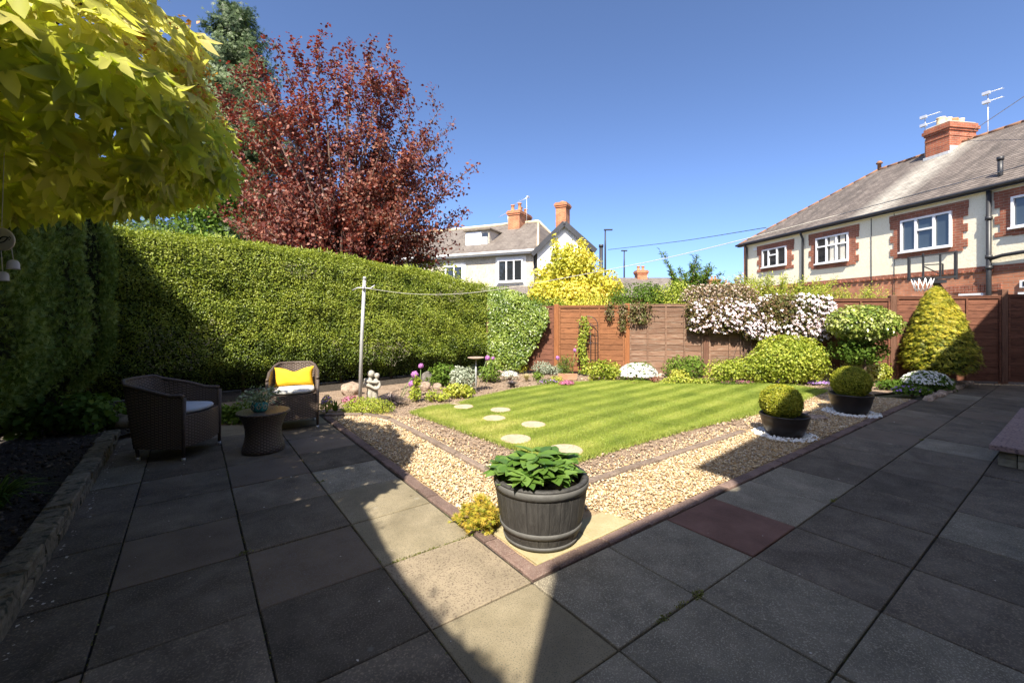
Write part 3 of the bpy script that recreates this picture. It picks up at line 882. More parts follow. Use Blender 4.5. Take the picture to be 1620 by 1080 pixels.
# moss and weeds in the joints
wp = []
for (a, b) in [(2.04, 1.19), (2.05, 1.21), (1.75, 1.20), (.26, 3.0), (3.9, 1.2), (6.6, 1.2), (1.9, 1.21), (.87, 3.9)]:
    wp.append(np.array([a, b]) + rng.normal(0, .022, (60, 2)) * np.array([1, .4]))
for k in range(500):
    if rnd.random() < .5: wp.append(np.array([[rnd.choice([-.34, .26, .86]) + rnd.gauss(0, .004), rnd.uniform(1.2, 6)]]))
    else: wp.append(np.array([[rnd.uniform(.9, 1.42), 2.377 + rnd.gauss(0, .006)]]))
wp = np.vstack(wp)
o = cloud('moss', um2w(wp, .0), (0, 0, 1), .012, matleaf('moss_leaf', [(.10, .10, .03), (.2, .19, .06), (.14, .17, .04)]), tpl='leaf', jit=.8)
tag(o, 'moss and tiny weeds in the joints between the slabs', 'moss', kind='stuff')

# mauve capped step at the right
stp = thing('garden_step', 'low stone step with mauve slab cap at the right edge of the patio', 'step', (0, 0, 0))
stp.rotation_euler = (0, 0, PROT)
for row in range(2):
    for (face, a0, a1) in (('u', 6.06, 8.6), ('m', -.95, .56)):
        x = a0 + (-.1 if row and face == 'u' else 0); first = True
        while x < a1:
            L = min(rnd.uniform(.2, .42), a1 - x)
            if L < .05: break
            z0 = .002 + row * .072
            if face == 'u':
                if x + L > 6.06:
                    xs = max(x, 6.06)
                    part('stone', MB().cbox(xs + .003, x + L - .003, .46, .575 + rnd.uniform(-.006, .006), z0, z0 + .068, .006, .003), M['stonewall'], stp)
            else:
                part('stone', MB().cbox(6.045 + rnd.uniform(-.006, .006), 6.16, max(-.95, x) + .003, min(x + L, .455) - .003, z0, z0 + .068, .006, .003), M['stonewall'], stp)
            x += L
part('fill', MB().box(6.17, 8.55, -.95, .45, .0, .14), M['cement'], stp)
for (a, b) in [(5.99, 6.88), (6.886, 7.76), (7.766, 8.65)]:
    part('cap_slab', MB().cbox(a, b, -.96, .625, .148, .198, .008, .004), M['slab_purple'], stp)

# ------------------------------------------------------------------ our own house (behind the camera, casts the patio shade)
own = thing('unseen_house', 'unseen two storey house with a wide gable, pale walls added to bounce light on the patio', 'house', (0, 0, 0))
own.rotation_euler = (0, 0, PROT)
w = MB().box(-1.70, 16, -7.5, -1.0, -.05, 4.9)
part('wall', w, M['render'], own)  # unseen wall made pale to bounce fill light into the patio shade
gb = MB()
gb.v = []; gb.extrude_y([(.3, 4.9), (8.8, 4.9), (8.8, 5.2), (3.5, 5.98), (.3, 5.42)], -.995, -5)
part('gable', gb, M['own_brick'], own)
rf = MB()
def roofslab(mb, p0, p1, y0, y1, t=.09):
    (x0, z0), (x1, z1) = p0, p1
    v = [(x0, y0, z0), (x1, y0, z1), (x1, y1, z1), (x0, y1, z0)]
    v += [(a, b, c + t) for a, b, c in v]
    mb.add(v, [(0, 3, 2, 1), (4, 5, 6, 7), (0, 1, 5, 4), (1, 2, 6, 5), (2, 3, 7, 6), (3, 0, 4, 7)])
roofslab(rf, (.1, 5.40), (3.5, 6.0), -.85, -5.2)
roofslab(rf, (3.5, 6.0), (9.1, 5.20), -.85, -5.2)
part('chimney', MB().box(3.95, 5.2, -1.9, -.992, 5.0, 7.55), M['own_brick'], own)
for x_ in (4.3, 4.85): part('chimney_pot', MB().lathe([(.12, 0), (.10, .3)], 10, (x_, -1.45, 7.55)), M['pot_clay'], own)
def mainroof(mb, x0, x1, y0, z0, y1, z1, t=.09):
    v = [(x0, y0, z0), (x1, y0, z0), (x1, y1, z1), (x0, y1, z1)]
    v += [(a, b, c + t) for a, b, c in v]
    mb.add(v, [(0, 1, 2, 3), (7, 6, 5, 4), (0, 4, 5, 1), (1, 5, 6, 2), (2, 6, 7, 3), (3, 7, 4, 0)])
mainroof(rf, -1.72, .1, -.97, 4.92, -4.3, 7.0)
mainroof(rf, 9.1, 16.2, -.8, 5.22, -4.3, 7.4)
mainroof(rf, -1.72, 16.2, -7.7, 4.9, -4.3, 7.4)
part('roof', rf, M['slab'], own)


def window(parent, x0, x1, z0, z1, y, lights, frame='upvc', glass='glass', fw=.055, toplights=(), th=.3, mulls=None, curtains=()):
    """window in the plane y (outside is -y). lights: relative widths; toplights: indices with a transom"""
    fr = MB()
    yo, yi = y - .03, y + .05
    fr.box(x0, x1, yo, yi, z1 - fw, z1); fr.box(x0, x1, yo, yi, z0, z0 + fw)
    fr.box(x0, x0 + fw, yo, yi, z0 + fw, z1 - fw); fr.box(x1 - fw, x1, yo, yi, z0 + fw, z1 - fw)
    fr.box(x0 - .04, x1 + .04, yo - .05, yo, z0 - .035, z0 + .02)
    tot = sum(lights); x = x0 + fw; W_ = x1 - x0 - 2 * fw
    wobj = part('window', fr, M[frame], parent)
    cells = []
    mm = MB()
    for i, l_ in enumerate(lights):
        xa, xb = x, x + W_ * l_ / tot
        if i: mm.box(xa - .035, xa + .035, yo + .004, yi, z0 + fw, z1 - fw)
        za, zb = z0 + fw, z1 - fw
        if i in toplights:
            zt = z1 - fw - (z1 - z0) * th
            mm.box(xa + (.035 if i else 0), xb - (.035 if i < len(lights) - 1 else 0), yo + .004, yi, zt - .03, zt + .03)
            cells += [(xa, xb, za, zt), (xa, xb, zt, zb)]
        else:
            cells.append((xa, xb, za, zb))
        x = xb
    if mm.v: part('mullion', mm, M[frame], wobj)
    for (a, b, c, d) in cells:
        part('pane', MB().box(a + .003, b - .003, y + .02, y + .026, c + .002, d - .002), M[glass], wobj)
    for (a, b) in curtains:
        cm = MB()
        cm.grid(lambda s_, t_: (a + (b - a) * s_, y + .010 + .006 * math.sin(s_ * 26), z0 + fw + (z1 - z0 - 2 * fw) * t_), 24, 1)
        part('curtain', cm, M['curtain'], wobj)
    return wobj

for (a, b, c, d) in [(1.2, 3.0, .9, 2.2), (4.5, 6.0, .05, 2.15), (1.4, 3.2, 3.2, 4.5), (5.5, 7.6, 3.2, 4.5), (10, 12, .9, 2.2), (10, 12, 3.2, 4.5)]:
    fr = MB().box(a, b, -1.06, -.98, c, d)
    wo = part('window', fr, M['upvc'], own)
    part('pane', MB().box(a + .08, (a + b) / 2 - .03, -1.075, -1.062, c + .08, d - .08), M['glass'], wo)
    part('pane', MB().box((a + b) / 2 + .03, b - .08, -1.075, -1.062, c + .08, d - .08), M['glass'], wo)

# ------------------------------------------------------------------ timber fence
FA = math.atan(-.19)
fence = thing('garden_fence', 'overlap timber fence with square posts along the far side of the garden', 'fence', (1.07, 10.45, 0), FA)
posts = [-1.66, 0, 1.64, 3.36, 5.22, 7.04, 8.99, 10.75]
tops = [1.60, 1.61, 1.62, 1.66, 1.72, 1.76, 1.80, 1.80]
pmat = ['post_brown', 'post_orange', 'post_orange', 'post_brown', 'post_brown', 'post_brown', 'post_brown', 'post_brown']
pan = ['fence_red', 'fence_orange', 'fence_brown', 'fence_brown', 'fence_red', 'fence_red', 'fence_red']
for i, x in enumerate(posts):
    hw = .055 if i != 6 else .05
    mb = MB().cbox(-hw, hw, -.05, .05, -.1, tops[i] + (.05 if i != 6 else .12), .012)
    part('post', mb, M[pmat[i]], fence, loc=(x, 0, 0))
for i in range(7):
    x0, x1 = posts[i] + .058, posts[i + 1] - .058
    w = x1 - x0; top = (tops[i] + tops[i + 1]) / 2; z0 = .06
    fr = MB()
    fr.box(-.005, w + .005, -.04, .03, top - .010, top + .012)
    po = part('fence_panel', fr, M[pan[i]], fence, loc=(x0, 0, 0))
    part('rail', MB().box(0, w, -.034, -.004, top - .05, top - .012), M[pan[i]], po); part('rail', MB().box(0, w, -.034, -.017, z0, z0 + .035), M[pan[i]], po)
    nb = 12
    hh = (top - .03 - z0) / nb
    for k in range(nb):
        mb = MB(); v = []
        nc = 9; ph = rnd.uniform(0, 6); am = .010 if i in (2, 3) else .004
        for c in range(nc):
            xx = w * c / (nc - 1)
            wob = am * math.sin(xx * 5 + ph) + am * .6 * math.sin(xx * 11 + ph * 2)
            zb = wob; zt = hh + .018
            v += [(xx, -.016, zb), (xx, -.006, zt), (xx, .004, zt), (xx, -.004, zb)]
        f = []
        for c in range(nc - 1):
            a, b = 4 * c, 4 * c + 4
            f += [(a, b, b + 1, a + 1), (a + 1, b + 1, b + 2, a + 2), (a + 2, b + 2, b + 3, a + 3), (a + 3, b + 3, b, a)]
        f += [(0, 1, 2, 3), (4 * nc - 1, 4 * nc - 2, 4 * nc - 3, 4 * nc - 4)]
        mb.add(v, f)
        part('board', mb, M[pan[i]], po, loc=(0, 0, z0 + .01 + k * hh))
    nbt = 5 if i in (0, 1, 2, 3) else 4
    if i == 1: bx = [0.02, w * .33, w * .62, w - .02]
    elif i in (2, 3): bx = [.02, w * .25, w * .5, w * .75, w - .02]
    else: bx = [.02, w * .36, w * .68, w - .02]
    for x in bx:
        part('batten', MB().box(x - .017, x + .017, -.046, -.035, z0 + .002, top - .054), M[pan[i]], po)
# a post cap rail line and gate post

# ------------------------------------------------------------------ hedges
def core(parent, fn, nu, nv, mat='hedge_core'):
    mb = MB(); mb.grid(fn, nu, nv)
    return part('inner_branches', mb, M[mat], parent)


def sstep(x, a, b):
    t = np.clip((x - a) / (b - a), 0, 1)
    return t * t * (3 - 2 * t)


hb = thing('privet_hedge', 'long clipped yellow-green hedge along the back, half in sun', 'hedge')
def htop(u): return np.interp(u, [-2.5, -.8, .9, 3.2, 4.6, 5.7, 6.4], [2.72, 2.74, 2.70, 2.50, 2.33, 2.12, 2.05])
n = 135000
u = rng.uniform(-2.4, 6.25, n); z = rng.uniform(.02, 1, n) ** .95 * htop(u)
UZ = np.column_stack([u, z])
keep = rng.uniform(0, 1, n) < (.45 + .55 * sstep(z, .05, .5))
keep &= lump(UZ, 6, 21) > -1.02
u, z, UZ = u[keep], z[keep], UZ[keep]
lmp = lump(UZ, 2.2, 5)
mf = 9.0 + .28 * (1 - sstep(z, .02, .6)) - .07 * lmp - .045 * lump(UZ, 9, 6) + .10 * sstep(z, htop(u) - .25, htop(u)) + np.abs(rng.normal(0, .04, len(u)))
val = .50 + .16 * lmp + .24 * lump(UZ, 11, 8) - .38 * (1 - sstep(z, .2, 1.15)) + .18 * sstep(z, htop(u) - .35, htop(u))  # leaf colour carries shade at the hedge foot and sunlight along the top
P = um2w(np.column_stack([u, mf]), z)
out = np.array([-D2[0], -D2[1], .25])
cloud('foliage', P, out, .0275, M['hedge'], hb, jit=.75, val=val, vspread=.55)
n = 26000
u = rng.uniform(-2.4, 6.0, n); mm = rng.uniform(9.0, 10.0, n)
z = htop(u) + .025 * lump(np.column_stack([u, mm]), 5, 2) + rng.uniform(-.04, .05, n) ** 1 - .12 * sstep(-mm, -9.12, -9.0)
cloud('top_foliage', um2w(np.column_stack([u, mm]), z), (0, 0, 1), .030, M['hedge'], hb, jit=.6, val=np.full(n, .90), vspread=.4)  # top leaves set paler, the sunlit highlight put into their colour
n = 2600
u = rng.uniform(-2.4, 6.0, n); mm = rng.uniform(8.98, 9.7, n)
clus = lump(np.column_stack([u, mm]), 5, 66) > .1
u, mm = u[clus], mm[clus]
cloud('stray_shoots', um2w(np.column_stack([u, mm]), htop(u) + rng.uniform(0, .05, len(u))), (0, -1, .2), .085, M['hedge'], hb, tpl='long', jit=.8, val=np.full(len(u), .85), dirv=(0, 0, 1), dj=1.0)
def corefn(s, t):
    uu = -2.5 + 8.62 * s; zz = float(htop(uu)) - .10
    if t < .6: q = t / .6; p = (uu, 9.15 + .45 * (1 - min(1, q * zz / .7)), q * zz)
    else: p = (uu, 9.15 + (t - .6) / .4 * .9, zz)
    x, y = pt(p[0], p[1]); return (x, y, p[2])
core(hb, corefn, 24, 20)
dk = UZ[(lump(UZ, 2.6, 91) > .62) & (rng.uniform(0, 1, len(UZ)) < .12)]
cloud('bare_twigs', um2w(np.column_stack([dk[:, 0], np.full(len(dk), 8.965)]), dk[:, 1]), out, .035, matleaf('dry_twig', [(.16, .13, .09), (.26, .22, .17), (.12, .14, .05)], trans=0), hb, tpl='long', jit=1.2)
for k in range(15):
    tr = MB()
    uu = -1.9 + k * .55 + rnd.uniform(-.1, .1)
    x, y = pt(uu, 9.4); x2, y2 = pt(uu + rnd.uniform(-.1, .1), 9.3)
    tr.tube([(x, y, -.05), (x2, y2, .9)], [.03, .02], 6)
    part('trunk', tr, M['bark'], hb)

hl = thing('cypress_hedge', 'tall dark green conifer hedge in shade along the left side', 'hedge')
def uface(m, z):
    base = -1.50 + .42 * sstep(z, .15, 1.0) - .10 * sstep(z, 2.2, 3.3)
    b1 = .06 * np.sin((m - 6.9) * 2.1)
    groove = -.35 * np.exp(-((m - 7.62) / .13) ** 2)
    b2 = .17 * sstep(m, 7.6, 8.1)
    return base + b1 + groove + b2
def ltop(m): return np.where(m < 7.6, np.interp(m, [-3, 1.5, 2.0, 3.8, 4.5, 7.6], [3.30, 3.30, 2.6, 2.6, 3.3, 3.4]), 3.0)
n1 = 40000
m_ = np.concatenate([rng.uniform(4.0, 9.1, n1), rng.uniform(-3, 4.0, 15000)]); zz = rng.uniform(.12, 1, len(m_)) * ltop(m_)
MZ = np.column_stack([m_, zz])
lm = lump(MZ, 2.6, 31)
uf = uface(m_, zz) + .09 * lm + .05 * lump(MZ, 8, 32) - np.abs(rng.normal(0, .05, len(m_)))
val = .45 + .22 * lm + .25 * lump(MZ, 6, 33) + .45 * np.exp(-((m_ - 7.42) / .12) ** 2)
outw = np.array([D1[0], D1[1], .1])
updir = np.array([D1[0] * .6, D1[1] * .6, 1.0])
sz = np.where(m_ < 4, .055, .060)
cloud('foliage', um2w(np.column_stack([uf, m_]), zz), outw, sz, M['hedge_dark'], hl, tpl='frond', jit=.6, val=val, vspread=.6, dirv=updir, dj=1.1)
n = 9000
m_ = rng.uniform(-3, 9.1, n); uu = rng.uniform(-2.6, -1.25, n)
cloud('top_foliage', um2w(np.column_stack([uu, m_]), ltop(m_) + rng.uniform(-.06, .06, n)), (0, 0, 1), .06, M['hedge_dark'], hl, tpl='frond', jit=.5, dirv=(0, 0, 1), dj=1.6)
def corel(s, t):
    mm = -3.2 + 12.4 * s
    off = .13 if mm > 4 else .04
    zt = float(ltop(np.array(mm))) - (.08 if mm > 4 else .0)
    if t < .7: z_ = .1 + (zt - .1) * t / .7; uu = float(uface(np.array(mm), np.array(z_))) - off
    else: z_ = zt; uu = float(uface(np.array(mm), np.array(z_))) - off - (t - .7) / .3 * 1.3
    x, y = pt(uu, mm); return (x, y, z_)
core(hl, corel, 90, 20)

# ------------------------------------------------------------------ ivy over the fence corner
iv = thing('ivy', 'glossy light green ivy spilling over the corner between hedge and fence', 'ivy')
n = 12500
X = rng.uniform(-0.569, 0.860, n); Z = rng.uniform(.12, 2.12, n)
zx = np.interp(X, [-.62, -.1, .25, .55, .85], [2.10, 2.06, 1.92, 1.72, 1.60])
zl = np.interp(X, [-.62, .18, .38, .62, .85], [.08, .12, .42, .80, 1.25])
kp = (Z < zx + rng.normal(0, .03, n)) & (Z > zl + rng.normal(0, .05, n))
X, Z = X[kp], Z[kp]
XZ = np.column_stack([X, Z])
Y = 10.42 - .19 * X - .18 + .14 * sstep(X, -.1, .6) - .10 * lump(XZ, 4, 3) + np.abs(rng.normal(0, .05, len(X))) + .25 * sstep(Z, zx[kp] - .25, zx[kp])
cloud('foliage', np.column_stack([X, Y, Z]), (0, -1, .3), .054, M['ivy'], iv, jit=.5, val=.5 + .3 * lump(XZ, 7, 4), vspread=.7, dirv=(0, -.2, -1), dj=.9)
bx = MB()
bx.grid(lambda s, t: (-.45 + 1.0 * s, 10.50 - .19 * s, float(np.interp(-.45 + s, [-.62, .18, .38, .62], [.2, .3, .6, .95])) + t * (float(np.interp(-.45 + s, [-.62, -.1, .25, .55], [1.9, 1.88, 1.7, 1.45])) - float(np.interp(-.45 + s, [-.62, .18, .38, .62], [.2, .3, .6, .95])))), 10, 8)
part('stem', bx, M['hedge_core'], iv)

# ------------------------------------------------------------------ golden maple, upper left
def maple_tpl():
    ang = [0, 14, 27, 42, 52, 62, 77, 90, 103, 128]
    rad = [1.0, .66, .44, .70, .92, .60, .38, .55, .66, .26]
    pts = [(0.0, 0.0, 0.0)]
    o = [(.22, 0, -.02)]
    L = []
    for a, r in zip(ang, rad):
        L.append((a, r))
    full = [(-a, r) for a, r in L[::-1] if a] + L
    for a, r in full:
        fold = .05 if r < .5 else -.08 * r
        o.append((.22 + r * .80 * math.cos(math.radians(a)), r * .80 * math.sin(math.radians(a)), fold))
    f = [(0, i, i + 1) for i in range(1, len(o) - 1)] + [(0, len(o) - 1, 1)]
    return np.array(o), f
TPL['maple'] = maple_tpl()
mcx, mcy = pt(-1.02, 3.28)
MZ0 = 2.42
mc = np.array([mcx, mcy, MZ0]); mr = np.array([1.26, 1.26, 1.20])
mp = thing('golden_maple', 'round headed maple with large golden yellow leaves, hanging in at the top left', 'tree', (mcx, mcy, 0))
tb = MB().tube([(0, 0, -.05), (.02, .01, 1.0), (-.01, 0, 1.8), (0, 0, 2.15)], [.06, .05, .048, .05], 10)
part('trunk', tb, M['bark'], mp)
br = MB()
for k in range(26):
    a = rnd.uniform(0, 2 * PI); e = rnd.uniform(-.2, 1.1); L = rnd.uniform(.8, 1.05)
    d = Vector((math.cos(a) * math.cos(e), math.sin(a) * math.cos(e), math.sin(e)))
    p0 = Vector((0, 0, rnd.uniform(1.95, 2.2)))
    p3 = Vector((0, 0, MZ0)) + Vector((d.x * 1.15, d.y * 1.15, d.z * (1.05 if d.z > 0 else .4))) * L
    p1 = p0.lerp(p3, .4) + Vector((0, 0, .12)); p2 = p0.lerp(p3, .75) + Vector((0, 0, .08))
    br.tube([p0, p1, p2, p3], [.022, .014, .009, .004], 5)
    for q in range(3):
        s = p1.lerp(p3, rnd.uniform(.2, .8)); br.tube([s, s + Vector((rnd.uniform(-.3, .3), rnd.uniform(-.3, .3), rnd.uniform(-.05, .25)))], [.006, .003], 4)
part('branch', br, M['bark'], mp)
n = 5600
d = sph(n); k = 1 + .17 * lump(d, 3.4, 3)
d, k = d[lump(d, 4.5, 12) > -.62], k[lump(d, 4.5, 12) > -.62]; n = len(d)
rad = (1 - .34 * rng.uniform(0, 1, n) ** 1.6) * k
rad = np.where(d[:, 2] < -.3, rad * 1.0, rad)
Pm = d * rad[:, None] * mr; Pm[:, 2] = np.where(Pm[:, 2] < 0, Pm[:, 2] * .36, Pm[:, 2]) + MZ0
# keep an open hollow low on the near side where the branches show
Nm = norm(d / mr) * .8 + np.array([0, 0, .55])
tip = norm(d * np.array([1, 1, .3]) + np.array([0, 0, -.75]))
camv = np.array([-mcx, -mcy, 1.4])
dist = np.linalg.norm(Pm - camv, axis=1)
outer = rad / k > .9
facing = np.sum(norm(camv - Pm) * d, 1) > .05
Wx, Wy = Pm[:, 0] + mcx, Pm[:, 1] + mcy
inv = (Wx / np.maximum(Wy, .1) > -1.2) & (Wy > .3) & outer & facing & ((Pm[:, 2] - 1.4) / np.maximum(Wy, .1) < .75)
idx = np.where(inv)[0]
idx = idx[np.argsort(dist[idx])][:300]
rest = np.ones(n, bool); rest[idx] = False
# upper leaves paler: sunlight on the crown top put into their colour
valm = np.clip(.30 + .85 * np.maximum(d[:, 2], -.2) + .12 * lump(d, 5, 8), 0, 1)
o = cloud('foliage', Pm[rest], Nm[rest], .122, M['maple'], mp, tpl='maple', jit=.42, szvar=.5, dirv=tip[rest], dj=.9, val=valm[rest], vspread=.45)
o['kind'] = 'stuff'
tv, tf = TPL['maple']
lm_ = []
for q in range(12):
    tv2 = tv.copy(); tv2[:, 2] *= rnd.uniform(.6, 1.8); tv2[:, 2] -= .12 * tv2[:, 0] ** 2; tv2[:, 1] *= rnd.uniform(.9, 1.1)
    tv2 = np.vstack([tv2, [(-.25, -.008, 0), (-.25, .008, 0), (.22, 0, -.01)]])
    F_ = np.array(list(tf) + [(len(tv), len(tv) + 1, len(tv) + 2)])
    lm_.append(raw_mesh('leaf', tv2, F_, M['maple'], np.full(len(F_), (q + .5) / 12)))
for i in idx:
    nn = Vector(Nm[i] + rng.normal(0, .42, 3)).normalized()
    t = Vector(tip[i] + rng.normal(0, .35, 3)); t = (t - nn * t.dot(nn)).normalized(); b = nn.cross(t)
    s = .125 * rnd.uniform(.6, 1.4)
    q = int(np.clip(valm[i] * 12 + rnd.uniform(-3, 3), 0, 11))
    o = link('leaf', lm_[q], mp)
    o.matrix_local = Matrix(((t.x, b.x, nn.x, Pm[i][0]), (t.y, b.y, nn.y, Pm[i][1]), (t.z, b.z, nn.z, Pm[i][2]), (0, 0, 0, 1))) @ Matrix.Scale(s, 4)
hang = []
for q in range(95):
    dd = norm(np.array([rnd.gauss(0, 1), rnd.gauss(0, 1), abs(rnd.gauss(0, .8)) + .1])[None])[0]
    c = dd * mr * .95 + np.array([0, 0, MZ0])
    hang.append(c + rng.normal(0, .028, (28, 3)))
hang = np.vstack(hang)
cloud('blossom', hang, (0, 0, 1), .022, M['maple_seed'], mp, jit=1.5)['kind'] = 'stuff'


# ------------------------------------------------------------------ trees behind the hedge
def grow(tips, root, fork_z, mb, twig_mb, rlimb=.05, nsub=6, subl=.9, upb=.5, lean=.35):
    """limbs from the root to every tip; returns leaf cluster points with directions"""
    out = []
    for tp in tips:
        tp = Vector(tp)
        p0 = Vector((root[0] + rnd.uniform(-.06, .06), root[1] + rnd.uniform(-.06, .06), fork_z))
        c1 = p0.lerp(tp, .35); c1.z += (tp.z - p0.z) * .10; c1.x -= (tp.x - p0.x) * lean * .3
        pts = []
        for k in range(8):
            t = k / 7
            a = p0.lerp(c1, t); b = c1.lerp(tp, t); q = a.lerp(b, t)
            q += Vector((rnd.gauss(0, .03), rnd.gauss(0, .03), 0)) * (1 if 0 < k < 7 else 0)
            pts.append(q)
        L = (tp - p0).length
        mb.tube(pts, [rlimb * (1 - .88 * k / 7) for k in range(8)], 6)
        for j in range(nsub):
            t = rnd.uniform(.22, .98); i = int(t * 7); i = min(i, 6)
            s = pts[i].lerp(pts[i + 1], t * 7 - i)
            ax = (pts[i + 1] - pts[i]).normalized()
            dv = Vector((rnd.gauss(0, 1), rnd.gauss(0, 1), rnd.gauss(0, .5))); dv = (dv - ax * dv.dot(ax)).normalized() * .75 + ax * .6 + Vector((0, 0, upb))
            ln = subl * rnd.uniform(.45, 1.1) * (1.15 - .55 * t)
            e = s + dv.normalized() * ln
            mid = s.lerp(e, .5) + Vector((rnd.gauss(0, .04), rnd.gauss(0, .04), rnd.gauss(0, .03)))
            twig_mb.tube([s, mid, e], [.012, .008, .003], 4)
            out.append((s, mid, e))
        out.append((pts[-3], pts[-2], pts[-1]))
    return out


def twig_points(segs, per, spread, start=.25):
    P, Dv = [], []
    for s, m, e in segs:
        k = max(1, int(per * (e - s).length))
        t = rng.uniform(start, 1.03, k)[:, None]
        a = np.array(s) * (1 - t) + np.array(e) * t + np.array(m - s.lerp(e, .5)) * (1 - np.abs(2 * t - 1))
        P.append(a + rng.normal(0, spread, (k, 3)))
        Dv.append(np.repeat(np.array([(e - s).normalized()]), k, 0))
    return np.vstack(P), np.vstack(Dv)


ct = thing('copper_plum_tree', 'large purple plum tree with dark red leaves and upright bare twigs behind the hedge', 'tree', (-4.468, 11.6, 0))
bx_, by_ = -4.468, 11.6
outline = [(345, 330, 0), (335, 255, 0), (330, 190, .4), (345, 130, 0), (372, 95, -.5), (400, 62, .3), (437, 45, .6), (462, 38, 0), (500, 45, -.5), (530, 58, .8), (552, 45, 0), (590, 42, .3), (615, 52, -.6), (628, 85, 0),
           (640, 120, .5), (600, 105, -1), (655, 150, 0), (700, 150, .3), (716, 180, 0), (690, 205, -.5), (712, 222, .6), (752, 250, 0), (722, 285, .5), (735, 322, 0), (722, 350, -.6), (710, 385, 0), (680, 410, .5),
           (560, 80, -1.2), (480, 80, 1.4), (420, 120, -1.4), (360, 160, 1.2)]
tips = []
for (px, py, dy) in outline:
    D_ = 11.6 + dy
    tips.append(((px - 810) / 688 * D_ - bx_, dy, 1.4 + (498 - py) / 688 * D_ * .955))
for k in range(52):
    a = rnd.uniform(0, 2 * PI); r_ = rnd.random() ** .5
    zz = rnd.uniform(2.9, 7.4)
    wx = (1.0 - .0 * zz) * np.interp(zz, [2.5, 4, 6, 8], [3.0, 3.3, 2.9, 1.9])
    sh = np.interp(zz, [2.5, 4, 6, 8], [.1, -.15, -.55, -.75])
    tips.append((sh + r_ * wx * math.cos(a), r_ * 2.0 * math.sin(a), zz))
lb, tw = MB(), MB()
lb.tube([(0, 0, -.1), (0, 0, 1.1), (.02, 0, 1.9)], [.2, .16, .14], 10)
segs = grow(tips, (0, 0), 1.7, lb, tw, rlimb=.05, nsub=13, subl=1.05, upb=.45)
part('trunk', lb, M['twig'], ct)
part('twig', tw, M['twig'], ct)['kind'] = 'stuff'
P, Dv = twig_points(segs, 92, .085, .08)
c0 = np.array([-.4, 0, 4.8])
N_ = norm(P - c0) + np.array([0, 0, .4])
cv = lump(P, 2.0, 4)
kp = rng.uniform(0, 1, len(P)) < np.clip(.85 + .45 * cv, .3, 1)
P, Dv, N_, cv = P[kp], Dv[kp], N_[kp], cv[kp]
print('plum leaves', len(P))
cloud('foliage', P, N_, .088, M['copper'], ct, jit=.8, dirv=None, val=.42 + .25 * cv, vspread=.8)

cf = thing('blue_conifer', 'tall blue-green conifer with a drooping tip behind the purple tree', 'tree', (-9.549, 15, 0))
cm = MB().tube([(0, 0, -.1), (.1, 0, 5), (-.1, 0, 11.9)], [.25, .15, .02], 8)
part('trunk', cm, M['bark'], cf)
PP, DD = [], []
for k in range(460):
    h = rnd.uniform(2.5, 11.9); a = rnd.uniform(0, 2 * PI)
    R_ = .35 + (12.1 - h) * .50 + (.25 if rnd.random() < .15 else 0)
    R_ *= rnd.uniform(.55, 1.05)
    s = np.array([0, 0, h - .1]); e = np.array([math.cos(a) * R_, math.sin(a) * R_, h + rnd.uniform(-.25, .45)])
    kk = int(60 + 60 * R_)
    t = rng.uniform(.1, 1, kk)[:, None]
    PP.append(s + (e - s) * t + rng.normal(0, .05 + .05 * R_, (kk, 3)) * np.array([1, 1, .8])); DD.append(np.repeat([e - s + np.array([0, 0, -.35])], kk, 0))
PP, DD = np.vstack(PP), np.vstack(DD)
cloud('foliage', PP, norm(PP * np.array([1, 1, 0])) + np.array([0, 0, .3]), .15, M['conifer'], cf, tpl='frond', jit=.5, dirv=DD, dj=.6, val=.4 + .35 * lump(PP, 1.6, 5), vspread=.6)


def mass(name, label, cat, loc, blobs, size, mat, tpl='leaf', group=None, seed=1, val0=.5, jit=.7, sz_stem=.02, shell=.6, z=0, lum=.25, dirv=None, vs=.8):
    t = thing(name, label, cat, (loc[0], loc[1], z), group=group)
    PP, NN = [], []
    for (cx, cy, cz, rx, ry, rz, n) in blobs:
        d = sph(n); k_ = 1 + lum * lump(d, 3, int(rng.integers(1e6)))
        rad = (1 - shell * rng.uniform(0, 1, n) ** 1.5) * k_
        PP.append(d * rad[:, None] * np.array([rx, ry, rz]) + np.array([cx, cy, cz])); NN.append(d)
    PP, NN = np.vstack(PP), np.vstack(NN)
    kp = PP[:, 2] > .01 - z
    PP, NN = PP[kp], NN[kp]
    cloud('foliage', PP, NN + np.array([0, 0, .35]), size, M[mat], t, tpl=tpl, jit=jit, val=val0 + .3 * lump(PP, 4 / max(.4, blobs[0][3]), seed), vspread=vs, dirv=dirv)
    st = MB()
    for (cx, cy, cz, rx, ry, rz, n) in blobs:
        st.tube([(cx * .3, cy * .3, -.05), (cx * .8, cy * .8, cz * .5), (cx, cy, cz)], [sz_stem, sz_stem * .7, sz_stem * .3], 5)
        for q in range(3):
            st.tube([(cx * .8, cy * .8, cz * .5), (cx + rnd.uniform(-.6, .6) * rx, cy + rnd.uniform(-.6, .6) * ry, cz + rz * rnd.uniform(0, .7))], [sz_stem * .5, sz_stem * .2], 4)
    part('stem', st, M['twig'], t)
    return t


mass('broadleaf_shrub', 'mid green leafy shrub behind the hedge, left of the purple tree', 'shrub', (-9.266, 12.5), [(0, 0, 3.0, 1.5, 1, 1.3, 4200), (.6, 0, 4.6, 1.0, .8, 1.3, 3200), (1.2, -.3, 2.9, 1.0, .8, 1.1, 1800), (-1.6, .3, 3.2, 1.2, .8, 1.2, 2000)], .10, 'green', seed=5)
mass('elder_shrub', 'green shrub showing between the purple tree and the white gabled house', 'shrub', (-2.093, 12), [(0, 0, 2.1, .8, .5, .9, 1700), (-.5, 0, 2.4, .5, .4, .7, 900)], .075, 'yellowgreen', seed=8)

